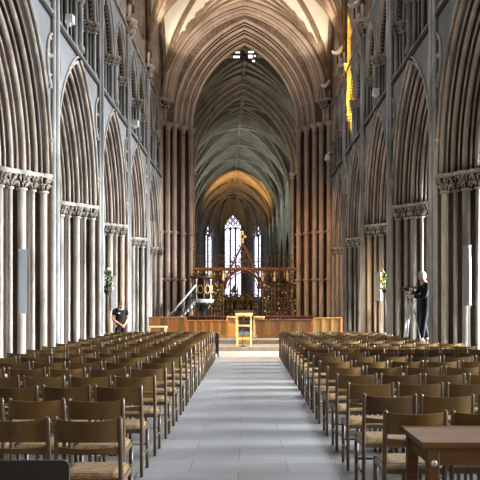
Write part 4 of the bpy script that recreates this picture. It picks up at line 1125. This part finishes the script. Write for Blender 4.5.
MB().tube([(0,0,H*.45),(0,0,H-.02)],.02).build('centre_column', M['silver'], t)
MB().lathe([(.05,H-.16),(.06,H-.10),(.045,H-.04),(.06,H-.02),(.06,H)],0,0,10).build('head', M['silver'], t)
MB().tube([(0,0,H-.05),(.24,.02,H-.12)],.011).build('pan_handle', M['black'], t)
t = tag(empty('video_camera',(cx+.06,19.08,.62+H)),'black video camera on the silver tripod, lens to the left','camera')
MB().bbox(-.14,.14,-.055,.055,.0,.13,.012).build('body', M['black'], t)
MB().lathe([(.045,0),(.05,.02),(.042,.10),(.056,.11),(.056,.16),(.046,.16)],0,0,14,lambda x,y,z:(-.14-z,x,.07+y)).build('lens', M['lens'], t)
MB().tube([(-.10,0,.13),(-.10,0,.19),(.10,0,.19),(.10,0,.13)],.013).build('handle', M['black'], t)
MB().bbox(.12,.22,-.03,.03,.08,.14,.008).build('viewfinder', M['black'], t)
MB().box(-.03,.08,-.11,-.056,.03,.11).build('side_screen', M['silver'], t)
t.scale = (.72,.72,.72)
# ================================================================== light and camera
w = bpy.data.worlds.new('World'); scene.world = w; w.use_nodes = True
bg = w.node_tree.nodes['Background']; bg.inputs['Color'].default_value = (.80,.88,1.0,1); bg.inputs['Strength'].default_value = .12
def area(name, loc, target, sx, sy, power, col=(1,1,1), spread=180):
    l = bpy.data.lights.new(name,'AREA'); l.shape = 'RECTANGLE'; l.size = sx; l.size_y = sy; l.energy = power; l.color = col; l.spread = math.radians(spread)
    o = bpy.data.objects.new(name, l); C.objects.link(o); o.location = loc
    o.rotation_euler = (Vector(target)-Vector(loc)).to_track_quat('-Z','Y').to_euler(); return o
def spot(name, loc, target, power, ang, blend, col, rad=.1, sc=(1,1,1)):
    l = bpy.data.lights.new(name,'SPOT'); l.energy = power; l.spot_size = math.radians(ang); l.spot_blend = blend; l.color = col; l.shadow_soft_size = rad
    o = bpy.data.objects.new(name, l); C.objects.link(o); o.location = loc
    o.rotation_euler = (Vector(target)-Vector(loc)).to_track_quat('-Z','Y').to_euler(); o.scale = sc; return o
DAY = (.87,.935,1.0)
for k in range(-3,5):                      # daylight through the aisle windows
    y = P1+PITCH*(k+.5)
    area('south_aisle_window', (9.0,y,2.9), (0,y,.6), 2.4, 1.6, (350 if k < -2 else 900 if k < -1 else 1750), DAY, 84)
    area('north_aisle_window', (-9.0,y,4.2), (0,y,2.2), 2.4, 3.9, 20, DAY)
for k in range(-2,5):                      # south clerestory, the sun side
    y = P1+PITCH*(k+.5)
    area('south_clerestory_window', (3.85,y,13.6), (-4.2,y-7.5,4.5), 1.5, 2.0, 390, DAY, 90)
    area('north_clerestory_window', (-3.85,y,13.6), (4.2,y-5,5), 1.6, 2.2, 30, DAY, 110)
area('west_window', (0,-8.5,5), (0,14,1), 6.5, 5, 520, (1,.80,.58))
# coloured sunlight on one vaulting shaft, through a stained window opposite
spot('stained_sunbeam', (-3.6,23.0,12.5), (4.3,32.3,11.0), 60000, 23, .1, (1,.62,.06), .02, (.16,1,1))
# warm floodlights on the ledges, the second an added fill
spot('ledge_and_fill_flood', (-3.8,28.4,8.3), (3.4,39.4,3.8), 4500, 34, .9, (1,.56,.24), .15)
spot('ledge_and_fill_flood', (3.6,28.4,8.3), (-3.4,39.3,5.0), 2600, 36, .9, (1,.80,.66), .15)  # added fill for the left crossing pillar, no fixture stands here
spot('ledge_and_fill_flood', (3.5,24.2,8.3), (.3,39,15.2), 5500, 30, .9, (1,.70,.42), .15)
spot('ledge_and_fill_flood', (-3.5,18.0,8.3), (-.6,38.5,13.8), 6500, 26, .9, (1,.83,.68), .15)
area('dais_lamp', (0,23.0,10.8), (0,26.5,0), .6, .6, 700, (1,.66,.36), 62)
for Y in (27.7,32.95,37.7):                # uplights standing on the vault capitals
    for sx in (-1,1):
        spot('vault_uplight', (sx*3.25,Y-.35,12.35), (sx*1.2,Y,18), 420 if Y > 30 else 250, 95, .6, (1,.90,.72), .12)
# transepts and choir
area('south_transept_window', (10.5,44,8), (0,44,4), 4, 7, 70, (1,.9,.75))
area('north_transept_window', (-10.5,44,8), (0,44,4), 4, 7, 70, (1,.9,.75))
spot('choir_lamp', (-1,73.5,9.5), (-.5,81,14.4), 5200, 70, .7, (1,.52,.17), .3)
for y in (58,64.5,70.5):
    for sx in (-1,1): area('choir_window_light', (sx*3.3-.6,y,11.2), (-sx*3.6-.6,y,11.4), 2.0, 1.6, 120, (.93,1.0,.90), 120)
for sx in (-1,1): spot('ledge_and_fill_flood', (sx*3.7,8,8.6), (sx*1.9,19,.4), 2300, 50, .8, (1,.90,.70), .2)  # added pair of unseen fill floods, brightening the farther chair rows
area('screen_lamp', (-.2,41.5,8), (-.25,47,3), .5, .5, 480, (1,.75,.45))
cam = bpy.data.cameras.new('Camera'); cam.lens = 36*F/480; cam.sensor_width = 36; cam.sensor_fit = 'HORIZONTAL'
cam.shift_x = -(CX-240)/480; cam.shift_y = (CY-240)/480; cam.clip_end = 300
co = bpy.data.objects.new('Camera', cam); C.objects.link(co); co.location = (CAMX,0,EYE); co.rotation_euler = (PI/2,0,0); scene.camera = co
vs = scene.view_settings; vs.view_transform = 'Standard'; vs.look = 'None'; vs.gamma = 1; vs.use_curve_mapping = False; vs.exposure = -0.27
scene.cycles.use_denoising = True
scene.cycles.max_bounces = 8; scene.cycles.diffuse_bounces = 3
scene.cycles.sample_clamp_indirect = 6
